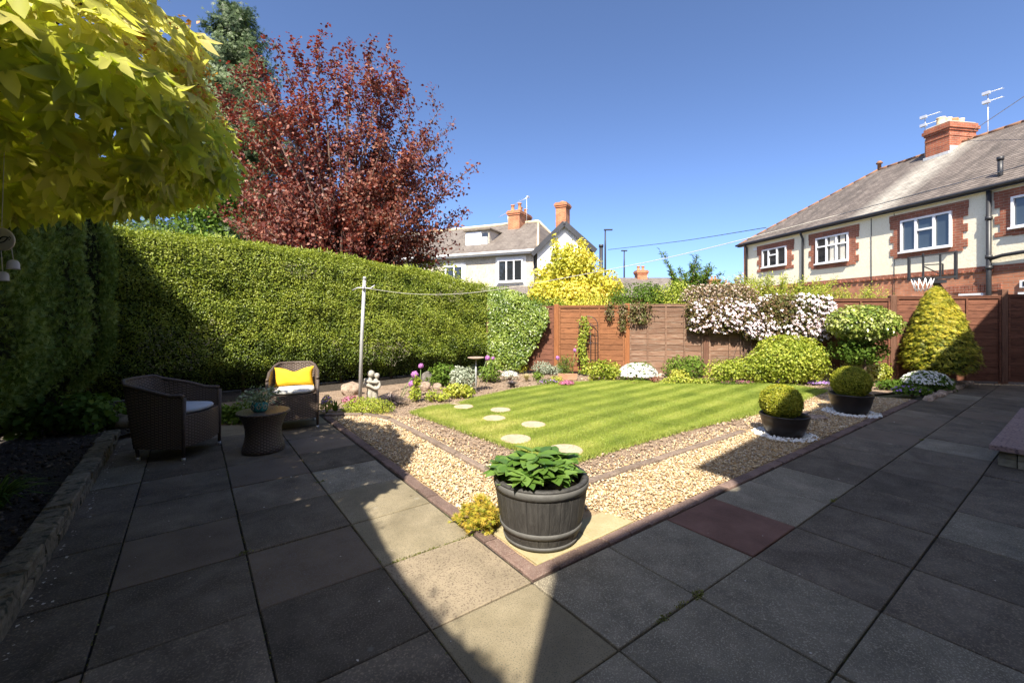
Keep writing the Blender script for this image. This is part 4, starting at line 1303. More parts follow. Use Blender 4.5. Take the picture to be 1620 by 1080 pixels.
# feathery upright shrub
def shoots(name, label, cat, loc, tipl, mat, lsize, per, z0=.8, rl=.02, tpl='leaf', sp=.04, dirj=1.0, st=.2, start_z=0):
    t = thing(name, label, cat, (loc[0], loc[1], 0))
    mb = MB(); segs = []
    for (x, y, zz) in tipl:
        p0 = Vector((x * .25 + rnd.uniform(-.1, .1), y * .25, z0)); e = Vector((x, y, zz)); m__ = p0.lerp(e, .55) + Vector((-x * .12, 0, (zz - z0) * .06))
        mb.tube([(0, 0, 0), p0, m__, e], [rl, rl * .7, rl * .5, .003], 5)
        segs.append((p0, m__, e))
    part('stem', mb, M['twig'], t)
    P, Dv = twig_points(segs, per, sp, st)
    cloud('foliage', P, (0, -.4, 1), lsize, M[mat], t, tpl=tpl, jit=.9, dirv=Dv, dj=dirj)
    return t
# shrubs and small trees beyond the fence
gt = [(0, 0, 1.9, 1.25, .8, .62, 4600), (-.15, 0, 2.8, .55, .5, .55, 1100), (.35, 0, 2.7, .6, .5, .7, 1500), (-.42, .1, 3.35, .14, .16, .42, 260), (.33, 0, 3.35, .20, .2, .38, 300), (.55, 0, 3.0, .2, .2, .4, 250), (1.05, 0, 2.3, .5, .4, .45, 900), (-.8, 0, 2.1, .5, .4, .4, 800), (1.35, 0, 2.15, .28, .25, .25, 240), (.0, 0, 3.3, .14, .14, .3, 200)]
mass('golden_tree', 'bright golden yellow leaved tree rising beyond the fence before the gabled house', 'tree', (1.738, 13), gt, .085, 'golden', seed=3, jit=.8)
tl = [(rnd.uniform(-1.15, 1.5), rnd.uniform(-.3, .3), 0) for k in range(70)]
tl = [(x, y, max(2.2, (3.55 - .9 * abs(x + .1) ** 1.1) * rnd.uniform(.82, 1.04))) for x, y, q in tl]
shoots('golden_shrub', 'airy lemon yellow shrub with upright sprays directly behind the dense golden tree', 'shrub', (1.858, 13.6), tl, 'golden', .095, 95, z0=1.7, tpl='leaf', sp=.06, st=.25)
mass('green_shrub', 'mid green shrub above the fence between golden tree and the ivy', 'shrub', (0.739, 11.3), [(-.2, 0, 1.5, .7, .4, .45, 1800), (.35, 0, 1.45, .5, .4, .42, 1200)], .05, 'green', seed=4, val0=.75)
mass('orange_shrub', 'low shrub with yellow and orange tinted tips just over the orange fence panel', 'shrub', (2.053, 11.3), [(0, 0, 1.55, .55, .35, .42, 1600), (-.6, 0, 1.5, .4, .3, .3, 700)], .05, 'golden', seed=9, val0=.2)
mass('loose_shrub', 'loose green shrub with fine leaves leaning over the top of the fence', 'shrub', (3.256, 11.2), [(0, 0, 1.75, .75, .4, .52, 3000), (.5, 0, 1.55, .5, .4, .4, 1500), (-.5, 0, 1.6, .4, .3, .45, 1200), (.2, 0, 2.0, .35, .3, .25, 700)], .045, 'green', seed=14, val0=.55)
mass('yellow_shrub', 'yellow-green shrub beyond the weathered fence panel, right of the loose green one', 'shrub', (4.125, 11.0), [(0, 0, 1.78, .6, .4, .5, 2500), (.4, 0, 1.6, .4, .3, .35, 1100)], .045, 'yellowgreen', seed=15, val0=.4)
tl = []
for k in range(34):
    a = rnd.uniform(-1, 1); tl.append((a * 1.15 + .1, rnd.uniform(-.4, .4), 1.9 + .95 * (1 - abs(a)) + rnd.uniform(-.25, .25)))
tl += [(-.75, 0, 3.15), (.65, 0, 2.75), (.9, 0, 2.55), (1.05, .1, 2.35), (.3, 0, 2.75)]
shoots('feathery_shrub', 'green shrub with long arching feathery shoots against the sky', 'shrub', (5.087, 12.5), tl, 'green', .11, 150, z0=1.1, tpl='long', sp=.035, dirj=1.1, st=.1)
tl = [(rnd.uniform(-1.3, 1.3), rnd.uniform(-.3, .3), rnd.uniform(1.75, 2.38)) for k in range(90)]
shoots('bamboo', 'yellow-green bamboo like shrub beyond the fence before the white house wall', 'shrub', (6.795, 11.0), tl, 'yellowgreen', .07, 170, z0=.9, tpl='long', sp=.05, st=.1)
tl = [(rnd.uniform(-1.0, 1.0), rnd.uniform(-.3, .3), rnd.uniform(1.65, 2.1)) for k in range(60)]
shoots('bamboo', 'finer yellow shrub beyond the fence below the brick band of the semi', 'shrub', (8.089, 10.6), tl, 'yellowgreen', .06, 160, z0=.9, tpl='long', sp=.05, st=.1)
# dark strands hanging over the fence top
for (px, ln, lab_) in [(963, .35, 'dark trailing strand over the orange fence panel, left one'), (983, .62, 'dark trailing strand hanging beside the orange post'), (1007, .42, 'thick dark clump of strands hanging right of the orange post'), (1080, .3, 'short dark strand hanging on the weathered panel')]:
    X = (px - 810) / 688 * 10.2; Y = 10.65 - .19 * X - .09
    k = int(260 * ln / .4) if px != 1007 else 700
    Pq = np.column_stack([rng.normal(0, .05 if px != 1007 else .14, k), rng.normal(-.02, .03, k), 1.68 - ln * rng.uniform(0, 1, k) ** 1.2 - rng.uniform(0, .06, k)])
    t = thing('trailing_clematis', lab_, 'climber', (X, Y, 0))
    cloud('foliage', Pq, (0, -1, .3), .045, M['clematis'], t, jit=.8, val=np.full(k, .5), dirv=(0, 0, -1))
    part('stem', MB().tube([(0, .08, 1.3), (0, .06, 1.64), (0, -.03, 1.70), (0, -.05, 1.66 - ln)], [.006, .006, .005, .003], 5), M['twig'], t)

# ------------------------------------------------------------------ semi-detached house on the right
HA = math.atan2(-.987, .158)
h = thing('semi_detached_house', 'cream and red brick semi-detached house with long slate roof on the right', 'house', (11.85, 22.04, 0), HA)
part('brick_wall', MB().box(0, 22, 0, 7.6, -.1, 2.62), M['brick'], h)
part('rendered_wall', MB().box(.12, 22, -.02, 7.6, 2.78, 5.02), M['render'], h)
part('corner_pier', MB().box(-.10, .115, -.04, 7.62, -.1, 5.0), M['brick'], h)
bd = MB().box(.0, 22, -.026, 7.6, 2.62, 2.78)
part('brick_band', bd, M['quoin'], h)
for k in range(int(9.9 / .235)):
    x = .3 + k * .235
    part('corbel_brick', MB().box(x, x + .115, -.060, -.028, 2.63, 2.70), M['quoin'], h)
# quoined window surrounds
def surround(x0, x1, z0, z1, side=.30, head=.23, sill=.0):
    mb = MB()
    mb.box(x0 - side - .1, x1 + side + .1, -.045, .02, z1, z1 + head)
    zz = z1; k = 0
    while zz > z0 - .16:
        e = .12 if k % 2 else 0
        zb = max(zz - .225, z0 - .18)
        mb.box(x0 - side + .02 - (.10 - e), x0 - .001, -.045, .02, zb, zz)
        mb.box(x1 + .001, x1 + side - .02 + (.10 - e), -.045, .02, zb, zz)
        zz = zb; k += 1
        if zb <= z0 - .179: break
    mb.box(x0 - .001, x1 + .001, -.043, .02, z0 - .20, z0 - .03)
    part('brick_surround', mb, M['quoin'], h)
surround(1.23, 2.70, 3.64, 4.49); surround(4.26, 5.70, 3.46, 4.52); surround(7.60, 9.07, 3.47, 4.53); surround(10.46, 12.3, 3.73, 4.57)
window(h, 1.23, 2.70, 3.64, 4.49, -.07, [.8, 1.2, 1.1], glass='glass_dark', toplights=(1,))
window(h, 4.26, 5.70, 3.46, 4.52, -.07, [1, 1, 1], glass='glass_dark', toplights=(0, 1, 2), th=.30, curtains=((4.9, 5.15), (5.35, 5.55)))
window(h, 7.60, 9.07, 3.47, 4.53, -.07, [1, 1.25, 1], toplights=(1,), th=.33)
window(h, 10.46, 12.3, 3.73, 4.57, -.07, [1, 1, 1])
window(h, 10.6, 11.9, 1.2, 2.0, -.05, [1, 1]); window(h, 7.6, 9.0, 1.1, 1.98, -.05, [1, 1]); window(h, 9.25, 9.85, 1.35, 2.02, -.05, [1])
# ground floor soldier course over the windows
for k in range(14):
    part('soldier_brick', MB().box(8.9 + k * .095, 8.9 + k * .095 + .082, -.03, .01, 2.06, 2.27), M['quoin'], h)
# roof with slate courses; ridge at y=3.8, hip at the far end
ev, rz_, ry = 5.02, 7.78, 3.8
rm = MB()
ncr = 34
for k in range(ncr):
    q0, q1 = k / ncr, (k + 1) / ncr
    ya, yb = -.17 + (ry + .17) * q0, -.17 + (ry + .17) * q1
    za, zb = ev - .05 + (rz_ - ev + .05) * q0, ev - .05 + (rz_ - ev + .05) * q1
    xa, xb = -.38 + 3.9 * q0, -.38 + 3.9 * q1
    rm.add([(xa, ya, za + .012), (22.3, ya, za + .012), (22.3, yb, zb), (xb, yb, zb), (xa, ya, za - .02), (22.3, ya, za - .02)], [(0, 1, 2, 3), (4, 5, 1, 0)])
    rm.add([(xa, 7.98 - (ya + .17), za + .012), (xa, ya, za + .012), (xb, yb, zb), (xb, 7.98 - (yb + .17), zb)], [(0, 1, 2, 3)])
rm.add([(-.38, 7.98, ev - .05), (22.3, 7.98, ev - .05), (22.3, 3.8, rz_), (3.52, 3.8, rz_)], [(3, 2, 1, 0)])
# slate roof material with its own course pattern and a pale lichen run below the chimney
def roofmat(name, c1, c2, c3, streakx=None):
    m, n, l, b = nodes(name)
    tc = n.new("ShaderNodeTexCoord"); sp = n.new("ShaderNodeSeparateXYZ"); l.new(tc.outputs["Object"], sp.inputs[0])
    cb = n.new("ShaderNodeCombineXYZ"); l.new(sp.outputs[0], cb.inputs[0]); l.new(sp.outputs[2], cb.inputs[1])
    br = n.new("ShaderNodeTexBrick"); br.inputs["Scale"].default_value = 1; br.inputs["Brick Width"].default_value = .25; br.inputs["Row Height"].default_value = .083; br.inputs["Mortar Size"].default_value = .006
    br.inputs["Color1"].default_value = hexa(c1); br.inputs["Color2"].default_value = hexa(c2); br.inputs["Mortar"].default_value = hexa([x * .45 for x in c1]); br.inputs["Bias"].default_value = -.1
    l.new(cb.outputs[0], br.inputs["Vector"])
    mp = n.new("ShaderNodeMapping"); mp.inputs[3].default_value = (1.6, .5, .5); l.new(tc.outputs["Object"], mp.inputs[0])
    no = n.new("ShaderNodeTexNoise"); no.inputs["Scale"].default_value = 1.4; no.inputs["Detail"].default_value = 9; no.inputs["Roughness"].default_value = .75; l.new(mp.outputs[0], no.inputs["Vector"])
    rp = n.new("ShaderNodeValToRGB"); rp.color_ramp.elements[0].position = .47; rp.color_ramp.elements[1].position = .62
    l.new(no.outputs[0], rp.inputs[0])
    mx = n.new("ShaderNodeMix"); mx.data_type = 'RGBA'; l.new(rp.outputs[0], mx.inputs[0]); l.new(br.outputs[0], mx.inputs[6]); mx.inputs[7].default_value = hexa(c3)
    col = mx.outputs[2]
    if streakx is not None:
        a = n.new("ShaderNodeMath"); a.operation = 'SUBTRACT'; l.new(sp.outputs[0], a.inputs[0]); a.inputs[1].default_value = streakx
        a2 = n.new("ShaderNodeMath"); a2.operation = 'ABSOLUTE'; l.new(a.outputs[0], a2.inputs[0])
        mr = n.new("ShaderNodeMapRange"); mr.inputs[1].default_value = .25; mr.inputs[2].default_value = 1.0; mr.inputs[3].default_value = .75; mr.inputs[4].default_value = 0
        l.new(a2.outputs[0], mr.inputs[0])
        n4 = n.new("ShaderNodeTexNoise"); n4.inputs["Scale"].default_value = 5; n4.inputs["Detail"].default_value = 6; l.new(tc.outputs["Object"], n4.inputs["Vector"])
        mm = n.new("ShaderNodeMath"); mm.operation = 'MULTIPLY'; l.new(mr.outputs[0], mm.inputs[0]); l.new(n4.outputs[0], mm.inputs[1])
        mm2 = n.new("ShaderNodeMath"); mm2.operation = 'MULTIPLY'; mm2.inputs[1].default_value = 1.7; l.new(mm.outputs[0], mm2.inputs[0])
        mx2 = n.new("ShaderNodeMix"); mx2.data_type = 'RGBA'; l.new(mm2.outputs[0], mx2.inputs[0]); l.new(col, mx2.inputs[6]); mx2.inputs[7].default_value = (.44, .41, .35, 1)
        col = mx2.outputs[2]
    l.new(col, b.inputs["Base Color"]); b.inputs["Roughness"].default_value = .75
    bp = n.new("ShaderNodeBump"); bp.inputs["Strength"].default_value = .6; bp.inputs["Distance"].default_value = .015; bp.invert = True
    l.new(br.outputs["Fac"], bp.inputs["Height"]); l.new(bp.outputs[0], b.inputs["Normal"])
    return m
M['slate'] = roofmat('weathered_slate', (.135, .11, .095), (.21, .175, .15), (.085, .07, .06), 6.6)
M['slate2'] = roofmat('weathered_slate_far', (.16, .135, .115), (.21, .18, .155), (.11, .09, .078), 4.3)
rf = part('roof', rm, M['slate'], h)
rd = MB()
k = 3.5
while k < 22:
    rd.tube([(k, 3.8, rz_ + .0), (k + .43, 3.8, rz_ + .0)], [.070, .075], 8); k += .44
for k in range(13):
    q = k / 13; q1 = (k + .97) / 13
    rd.tube([(-.38 + 3.9 * q, -.17 + 3.97 * q, ev - .05 + (rz_ - ev + .05) * q + .01), (-.38 + 3.9 * q1, -.17 + 3.97 * q1, ev - .05 + (rz_ - ev + .05) * q1 + .01)], [.05, .058], 6)
part('ridge_tile', rd, M['ridge'], rf)['kind'] = 'stuff'
gu = MB().tube([(-.45, -.22, 4.95), (22.3, -.22, 4.95)], .055, 8)
gu.box(-.42, 22.3, -.165, -.145, 4.86, 5.0)
part('gutter', gu, M['black_plastic'], h)
part('soffit', MB().box(-.38, 22.3, -.144, -.022, 4.86, 4.885), M['render'], h)
dp = MB()
dp.tube([(3.62, -.22, 4.9), (3.62, -.18, 4.82), (3.62, -.09, 4.62), (3.62, -.09, 0)], .045, 8)
part('downpipe', dp, M['black_plastic'], h)
dp = MB()
dp.tube([(9.99, -.10, 5.0), (9.99, -.10, 0)], .058, 10)
for z_ in (4.1, 3.02, 2.72): dp.tube([(9.99, -.10, z_ - .05), (9.99, -.10, z_ + .05)], .08, 10)
dp.tube([(9.99, .30, 5.1), (9.99, .30, 5.78)], .06, 10); dp.tube([(9.99, .30, 5.74), (9.99, .30, 5.84)], .078, 10)
part('soil_pipe', dp, M['black_plastic'], h)
part('waste_pipe', MB().tube([(9.99, -.10, 2.95), (10.3, -.13, 3.02), (12.4, -.13, 3.18)], .05, 8), M['black_plastic'], h)
dp = MB().tube([(.18, -.22, 4.9), (.18, -.09, 4.75), (.18, -.09, 0)], .045, 8)
part('downpipe', dp, M['black_plastic'], h)
part('air_brick', MB().box(.62, .84, -.06, -.02, 4.55, 4.68), M['white'], h)
part('flue_vent', MB().box(10.62, 10.92, -.06, -.001, 2.12, 2.32), M['white'], h)
part('vent_grille', MB().box(10.69, 10.85, -.068, -.061, 2.16, 2.28), M['dark_metal'], h)
part('service_cable', MB().tube([(6.55, -.03, 4.85), (6.56, -.035, 2.8), (6.55, -.055, .5)], .012, 5), M['dark_metal'], h)
part('service_cable', MB().tube([(7.35, -.03, 4.85), (7.36, -.035, 2.8), (7.37, -.055, .5)], .008, 5), M['dark_metal'], h)
# chimney
ch = MB().box(5.86, 6.66, 3.2, 4.4, 6.9, 8.2)
ch.box(5.82, 6.70, 3.16, 4.44, 8.2, 8.28); ch.box(5.78, 6.74, 3.12, 4.48, 8.282, 8.40); ch.box(5.82, 6.70, 3.16, 4.44, 8.402, 8.50); ch.box(5.84, 6.68, 3.18, 4.42, 8.0, 8.07)
cho = part('chimney', ch, M['brick_dark'], h)
part('flashing', MB().box(5.83, 6.69, 3.12, 3.195, 6.98, 7.42).box(6.665, 6.685, 3.2, 4.4, 7.3, 7.62), M['lead'], cho)
part('cement_cap', MB().cbox(5.86, 6.66, 3.2, 4.4, 8.502, 8.56, .03), M['cement'], cho)
for (x, y, m__) in [(6.26, 3.37, 'pot_buff'), (6.26, 3.66, 'pot_buff'), (6.26, 3.95, 'pot_clay'), (6.26, 4.23, 'pot_buff')]:
    part('chimney_pot', MB().lathe([(.135, 0), (.14, .05), (.13, .10), (.125, .22), (.14, .25), (.14, .28), (.10, .28)], 14, (x, y, 8.54)), M[m__], cho)
pv = MB().lathe([(.07, 0), (.07, .22), (.12, .24), (.12, .28), (.06, .36)], 10, (3.55, 3.8, 7.80)); part('roof_vent', pv, M['ridge'], h)


def aerial(label, loc, hgt, yaw, pitch=.35, two=True, ln=1.15, mast=.016):
    t = thing('tv_aerial', label, 'aerial', loc, yaw)
    part('mast', MB().tube([(0, 0, 0), (0, 0, hgt)], mast, 6), M['aerial'], t)
    for q in ([0, 1] if two else [0]):
        zc = hgt - .08 - q * .32
        bm2 = MB().tube([(-.15, 0, zc), (ln * math.cos(pitch), 0, zc + ln * math.sin(pitch))], .011, 5)
        part('boom', bm2, M['aerial'], t)
        el = MB()
        for k in range(7):
            f_ = .12 + .8 * k / 7
            x, z_ = -.1 + f_ * ln * math.cos(pitch), zc + f_ * ln * math.sin(pitch)
            el.tube([(x, -.14 + .01 * k, z_), (x, .14 - .01 * k, z_)], .010, 4)
        el.box(-.16, -.05, -.10, .10, zc - .05, zc + .05)
        part('element', el, M['aerial'], t)
    return t
def hloc(x, y, z): return (11.85 + x * .158 + y * .987, 22.04 - x * .987 + y * .158, z)
aerial('aerial at the far side of the brick chimney stack', hloc(5.62, 3.5, 7.4), 1.8, .35, two=True)
aerial('aerial at the near side of the brick chimney stack', hloc(6.95, 4.5, 7.4), 2.15, .35, two=True)

# basketball hoop beyond the fence
bh = thing('basketball_hoop', 'black framed basketball backboard on a pole beyond the fence', 'basketball hoop', (11.333, 11.3, 0))
bw0, bw1 = 9.858-11.333, 10.816-11.333
zt0, zt1, zb_ = 2.813, 2.941, 2.271
f_ = MB()
f_.bar((bw0, -.5, zt0), (bw1, -.7, zt1), .04); f_.bar((bw0, -.5, zb_), (bw1, -.7, zb_ + .06), .06); f_.bar((bw0, -.5, zb_ - .02), (bw0, -.5, zt0 + .02), .045); f_.bar((bw1, -.7, zb_), (bw1, -.7, zt1 + .02), .05)
part('backboard_frame', f_, M['black_plastic'], bh)
f_ = MB(); mx_ = (bw0 + bw1) / 2
f_.bar((mx_ - .22, -.6, zb_ + .02), (mx_ - .22, -.6, zt1 - .03), .03); f_.bar((mx_ + .18, -.62, zb_ + .05), (mx_ + .18, -.62, zt1 - .02), .03); f_.bar((mx_ - .22, -.6, zb_ + .35), (mx_ + .24, -.62, zb_ + .38), .025)
f_.bar((mx_ - .2, -.6, zb_ + .32), (mx_ + .2, -.62, zb_ + .12), .02); f_.bar((mx_ + .24, -.62, zb_ + .38), (mx_ + .24, -.62, zb_ + .12), .025)
part('target_frame', f_, M['black_plastic'], bh)
f_ = MB()
rc = (mx_ - .38, -.75, zb_ + .02)
f_.tube([(rc[0] + .22 * math.cos(a * PI / 8), rc[1] + .22 * math.sin(a * PI / 8), rc[2]) for a in range(17)], .012, 5)
part('rim', f_, M['dark_metal'], bh)
f_ = MB()
for a in range(12):
    a0 = a * PI / 6
    for s_ in (-1, 1):
        f_.tube([(rc[0] + .22 * math.cos(a0), rc[1] + .22 * math.sin(a0), rc[2]), (rc[0] + .13 * math.cos(a0 + s_ * .5), rc[1] + .13 * math.sin(a0 + s_ * .5), rc[2] - .32)], .007, 4)
part('net', f_, M['white'], bh)
f_ = MB(); f_.bar((mx_ + .1, -.55, zb_ - .02), (.25, .0, 1.4), .10, .10); f_.bar((.25, 0, 1.5), (.25, 0, -.05), .10, .10); f_.bar((mx_ - .15, -.58, zb_ - .05), (mx_ + .3, -.6, zb_ - .05), .12, .08)
part('pole', f_, M['black_plastic'], bh)

# ------------------------------------------------------------------ gabled white house in the middle
ga = math.atan2(-.423, .906)
g = thing('gabled_house', 'pale rendered house with hipped slate roof and white gable beyond the hedge', 'house', (1.33, 24, 0), ga)
# local x to the right along the front wall (negative = left), y inwards
part('wall', MB().box(-13, 0, 0, 8, -.1, 4.95), M['render_pale'], g)
part('wall_shadow_corner_pipe', MB().tube([(-.05, -.08, 4.8), (-.05, -.08, 0)], .05, 8), M['black_plastic'], g).name = 'downpipe'
window(g, -2.35, -.75, 3.25, 4.55, -.08, [1, 1, 1], glass='glass_dark', fw=.10, curtains=())
window(g, -5.9, -4.65, 3.3, 4.35, -.08, [1, 1], glass='glass_dark', fw=.08)
part('window_surround', MB().box(-2.5, -.6, -.028, -.001, 3.08, 4.72), M['white_render'], g)
part('window_surround', MB().box(-6.05, -4.5, -.028, -.001, 3.12, 4.5), M['white_render'], g)
rm = MB()
rzz = 7.45
ncr = 26
for k in range(ncr):
    q0, q1 = k / ncr, (k + 1) / ncr
    ya, yb = -.35 + 4.35 * q0, -.35 + 4.35 * q1
    za, zb = 4.95 + (rzz - 4.95) * q0, 4.95 + (rzz - 4.95) * q1
    xa, xb = .25 - 1.7 * q0, .25 - 1.7 * q1
    rm.add([(-13.3, ya, za + .012), (xa, ya, za + .012), (xb, yb, zb), (-13.3, yb, zb), (-13.3, ya, za - .02), (xa, ya, za - .02)], [(0, 1, 2, 3), (4, 5, 1, 0)])
rm.add([(.25, -.35, 4.95), (.25, 8.35, 4.95), (-1.45, 4, rzz)], [(0, 1, 2)])
rm.add([(.25, 8.35, 4.95), (-13.3, 8.35, 4.95), (-13.3, 4, rzz), (-1.45, 4, rzz)], [(0, 1, 2, 3)])
rf = part('roof', rm, M['slate2'], g)
part('ridge_tile', MB().tube([(-13.3, 4, rzz + .02), (-1.45, 4, rzz + .02)], .1, 8).tube([(-1.45, 4, rzz + .02), (.25, -.35, 4.98)], .07, 6).tube([(-1.45, 4, rzz + .02), (.25, 8.35, 4.98)], .09, 6), M['pot_buff'], rf)
part('gutter', MB().tube([(-13.3, -.40, 4.92), (.2, -.40, 4.92)], .07, 8).box(-13.3, .2, -.34, -.31, 4.78, 4.96), M['upvc'], g)
# gable wing facing the camera
gw = MB()
def lg(X, Y):   # world to house-local
    dx, dy = X - 1.33, Y - 24
    return (dx * math.cos(ga) + dy * math.sin(ga), -dx * math.sin(ga) + dy * math.cos(ga))
A_, B_ = lg(1.372, 23.6), lg(4.149, 23.4)
Ap = ((A_[0] + B_[0]) / 2, (A_[1] + B_[1]) / 2)
dxy = (B_[0] - A_[0], B_[1] - A_[1]); Lw = math.hypot(*dxy); nx, ny = -dxy[1] / Lw, dxy[0] / Lw
def wq(s, dd, z_): return (A_[0] + dxy[0] * s + nx * dd, A_[1] + dxy[1] * s + ny * dd, z_)
ez0, ez1, az = 4.830, 5.021, 6.216
gw.add([wq(0, 0, -.1), wq(1, 0, -.1), wq(1, 0, ez1), wq(.52, 0, az), wq(0, 0, ez0), wq(0, 5, -.1), wq(1, 5, -.1), wq(1, 5, ez1), wq(.52, 5, az), wq(0, 5, ez0)],
       [(0, 1, 2, 3, 4), (9, 8, 7, 6, 5), (1, 6, 7, 2), (0, 4, 9, 5)])
part('gable_wall', gw, M['white_render'], g)
gr_ = MB()
for (s0, z0_, s1, z1_) in [(-.10, ez0 - .2, .52, az + .10), (.52, az + .10, 1.12, ez1 - .25)]:
    a = [wq(s0, -.22, z0_), wq(s1, -.22, z1_), wq(s1, 5, z1_), wq(s0, 5, z0_)]
    b = [(x, y, z_ + .12) for x, y, z_ in a]
    gr_.add(a + b, [(0, 1, 2, 3), (7, 6, 5, 4), (0, 4, 5, 1), (1, 5, 6, 2), (2, 6, 7, 3), (3, 7, 4, 0)])
part('gable_roof', gr_, M['slate2'], g)
bb = MB(); bb.bar(wq(-.10, -.25, ez0 - .18), wq(.52, -.25, az + .10), .05, .26); bb.bar(wq(.52, -.25, az + .10), wq(1.12, -.25, ez1 - .23), .05, .26)
part('bargeboard', bb, M['black_plastic'], g)
# dormer
dx0, dx1 = -5.1, -3.45
dm = MB().box(dx0, dx1, 1.0, 3.6, 5.45, 6.55)
dmo = part('dormer', dm, M['render_pale'], g)
part('dormer_roof', MB().box(dx0 - .1, dx1 + .12, .85, 4.0, 6.552, 6.64), M['slab'], dmo)
part('pane', MB().box(dx1 - .5, dx1 - .08, .97, .995, 5.65, 6.38), M['glass_dark'], dmo)
part('blind', MB().box(dx1 - .46, dx1 - .12, .955, .967, 5.68, 6.15), M['white'], dmo)
part('dormer_cladding', MB().box(dx0, dx1 - .55, .975, .998, 5.5, 6.5), M['upvc'], dmo)
# chimneys
def stack(parent, x0, x1, y0, y1, z0, z1, pots, mat='brick_orange'):
    c = MB().box(x0, x1, y0, y1, z0, z1 - .3).box(x0 - .05, x1 + .05, y0 - .05, y1 + .05, z1 - .3, z1 - .2).box(x0 - .09, x1 + .09, y0 - .09, y1 + .09, z1 - .199, z1 - .08).box(x0 - .04, x1 + .04, y0 - .04, y1 + .04, z1 - .079, z1)
    o = part('chimney', c, M[mat], parent)
    for (x, y, hh_, m__) in pots:
        part('chimney_pot', MB().lathe([(.13, 0), (.13, .06), (.11, .1), (.10, hh_ - .08), (.14, hh_ - .05), (.14, hh_), (.09, hh_)], 12, (x, y, z1)), M[m__], o)
    return o
stack(g, -3.15, -2.35, 3.0, 4.9, 6.5, 8.1, [(-2.95, 3.3, .42, 'pot_clay'), (-2.55, 3.5, .55, 'pot_clay'), (-2.7, 4.0, .4, 'pot_clay'), (-2.6, 4.6, .4, 'pot_clay')])
cx_, cy_ = lg(3.081, 26.5)
stack(g, cx_ - .32, cx_ + .32, cy_ - .35, cy_ + .45, 5.5, 8.179, [(cx_, cy_, .12, 'pot_clay')])
def gloc(x, y, z_):
    return (1.33 + x * math.cos(ga) - y * math.sin(ga), 24 + x * math.sin(ga) + y * math.cos(ga), z_)
aerial('aerial with a long boom right of the pots on the pale house', gloc(-2.1, 3.6, 6.9), 2.2, 2.6, pitch=-.35, two=False, ln=1.2)
aerial('small aerial fixed left of the pots on the pale house', gloc(-3.35, 3.4, 6.9), 1.3, 2.6, pitch=-.3, two=False, ln=.8)
# lean-to roof in front
lt = thing('lean_to', 'low slate lean-to roof showing above the ivy', 'outbuilding', (0.458, 21, 0))
part('wall', MB().box(-1.3, 1.0, .2, 2.4, -.1, 2.2), M['render_pale'], lt)
r2 = MB(); mainroof(r2, -1.6, 1.1, .0, 2.15, 2.4, 2.85, .08); part('roof', r2, M['slate2'], lt)
part('bargeboard', MB().bar((1.12, -.05, 2.2), (1.12, 2.4, 2.95), .05, .2), M['black_plastic'], lt)

# ------------------------------------------------------------------ far roofs
def far_house(label, x, D, w, z1, zr, chims, rot=0, mat='slate2'):
    t = thing('terraced_house', label, 'house', (x, D, 0), rot, group='distant houses')
    part('wall', MB().box(-w / 2, w / 2, 0, 7, -.1, z1), M['brick_orange'], t)
    r_ = MB(); mainroof(r_, -w / 2 - .2, w / 2 + .2, -.3, z1, 3.5, zr, .08); mainroof(r_, -w / 2 - .2, w / 2 + .2, 7.3, z1, 3.5, zr, .08)
    part('roof', r_, M[mat], t)
    for (cx, cw, ct_, pots_) in chims:
        stack(t, cx - cw / 2, cx + cw / 2, 3.1, 3.9, zr - .6, ct_, [(cx + p_, 3.5, .35, 'pot_clay') for p_ in pots_])
    return t
far_house('far house whose low roof and orange stack show above the shrubs', 9.593, 30, 6.2, 2.6, 4.182, [(9.933-9.593, .75, 4.806, (-.2, .15))])
far_house('distant roof with one thin chimney between feathery shrub and clematis', 21.767, 48, 3.2, 2.5, 4.810, [(-.3, .7, 5.477, (0,))])
far_house('distant roof with a broad stack just above the clematis blossom', 22.369, 45, 3.6, 2.5, 4.749, [(.1, 1.2, 5.377, (-.2, .2))])
far_house('distant roof with small stack beside the corner of the semi', 26.308, 50, 2.4, 2.2, 4.713, [(0, .7, 5.329, (0,))])

# street lamps
def lamp(label, px, D, top, head=1, yaw=0):
    t = thing('street_lamp', label, 'street lamp', ((px - 810) / 688 * D, D, 0), yaw, group='street lamps beyond the gardens')
    part('pole', MB().tube([(0, 0, 0), (0, 0, top - 1.5), (0, 0, top)], [.10, .075, .055], 10), M['dark_metal'], t)
    part('lamp_head', MB().box(-.10, .62, -.12, .12, top - .02, top + .07) if head == 1 else MB().box(-.30, .30, -.14, .14, top - .02, top + .08), M['dark_metal'], t)
lamp('tall dark street lamp right of the golden tree, arm to the right', 957.5, 38, 8.801)
lamp('shorter street lamp post farther right of the golden tree', 987.5, 46, 8.153, 2)
t = thing('flue_pipe', 'short black flue standing beside the golden tree top', 'flue', (4.919, 24, 0))
part('pipe', MB().tube([(0, 0, 0), (0, 0, 5.167)], .10, 10), M['black_plastic'], t)
part('cowl', MB().tube([(0, 0, 5.133), (0, 0, 5.272)], .13, 10), M['black_plastic'], t)

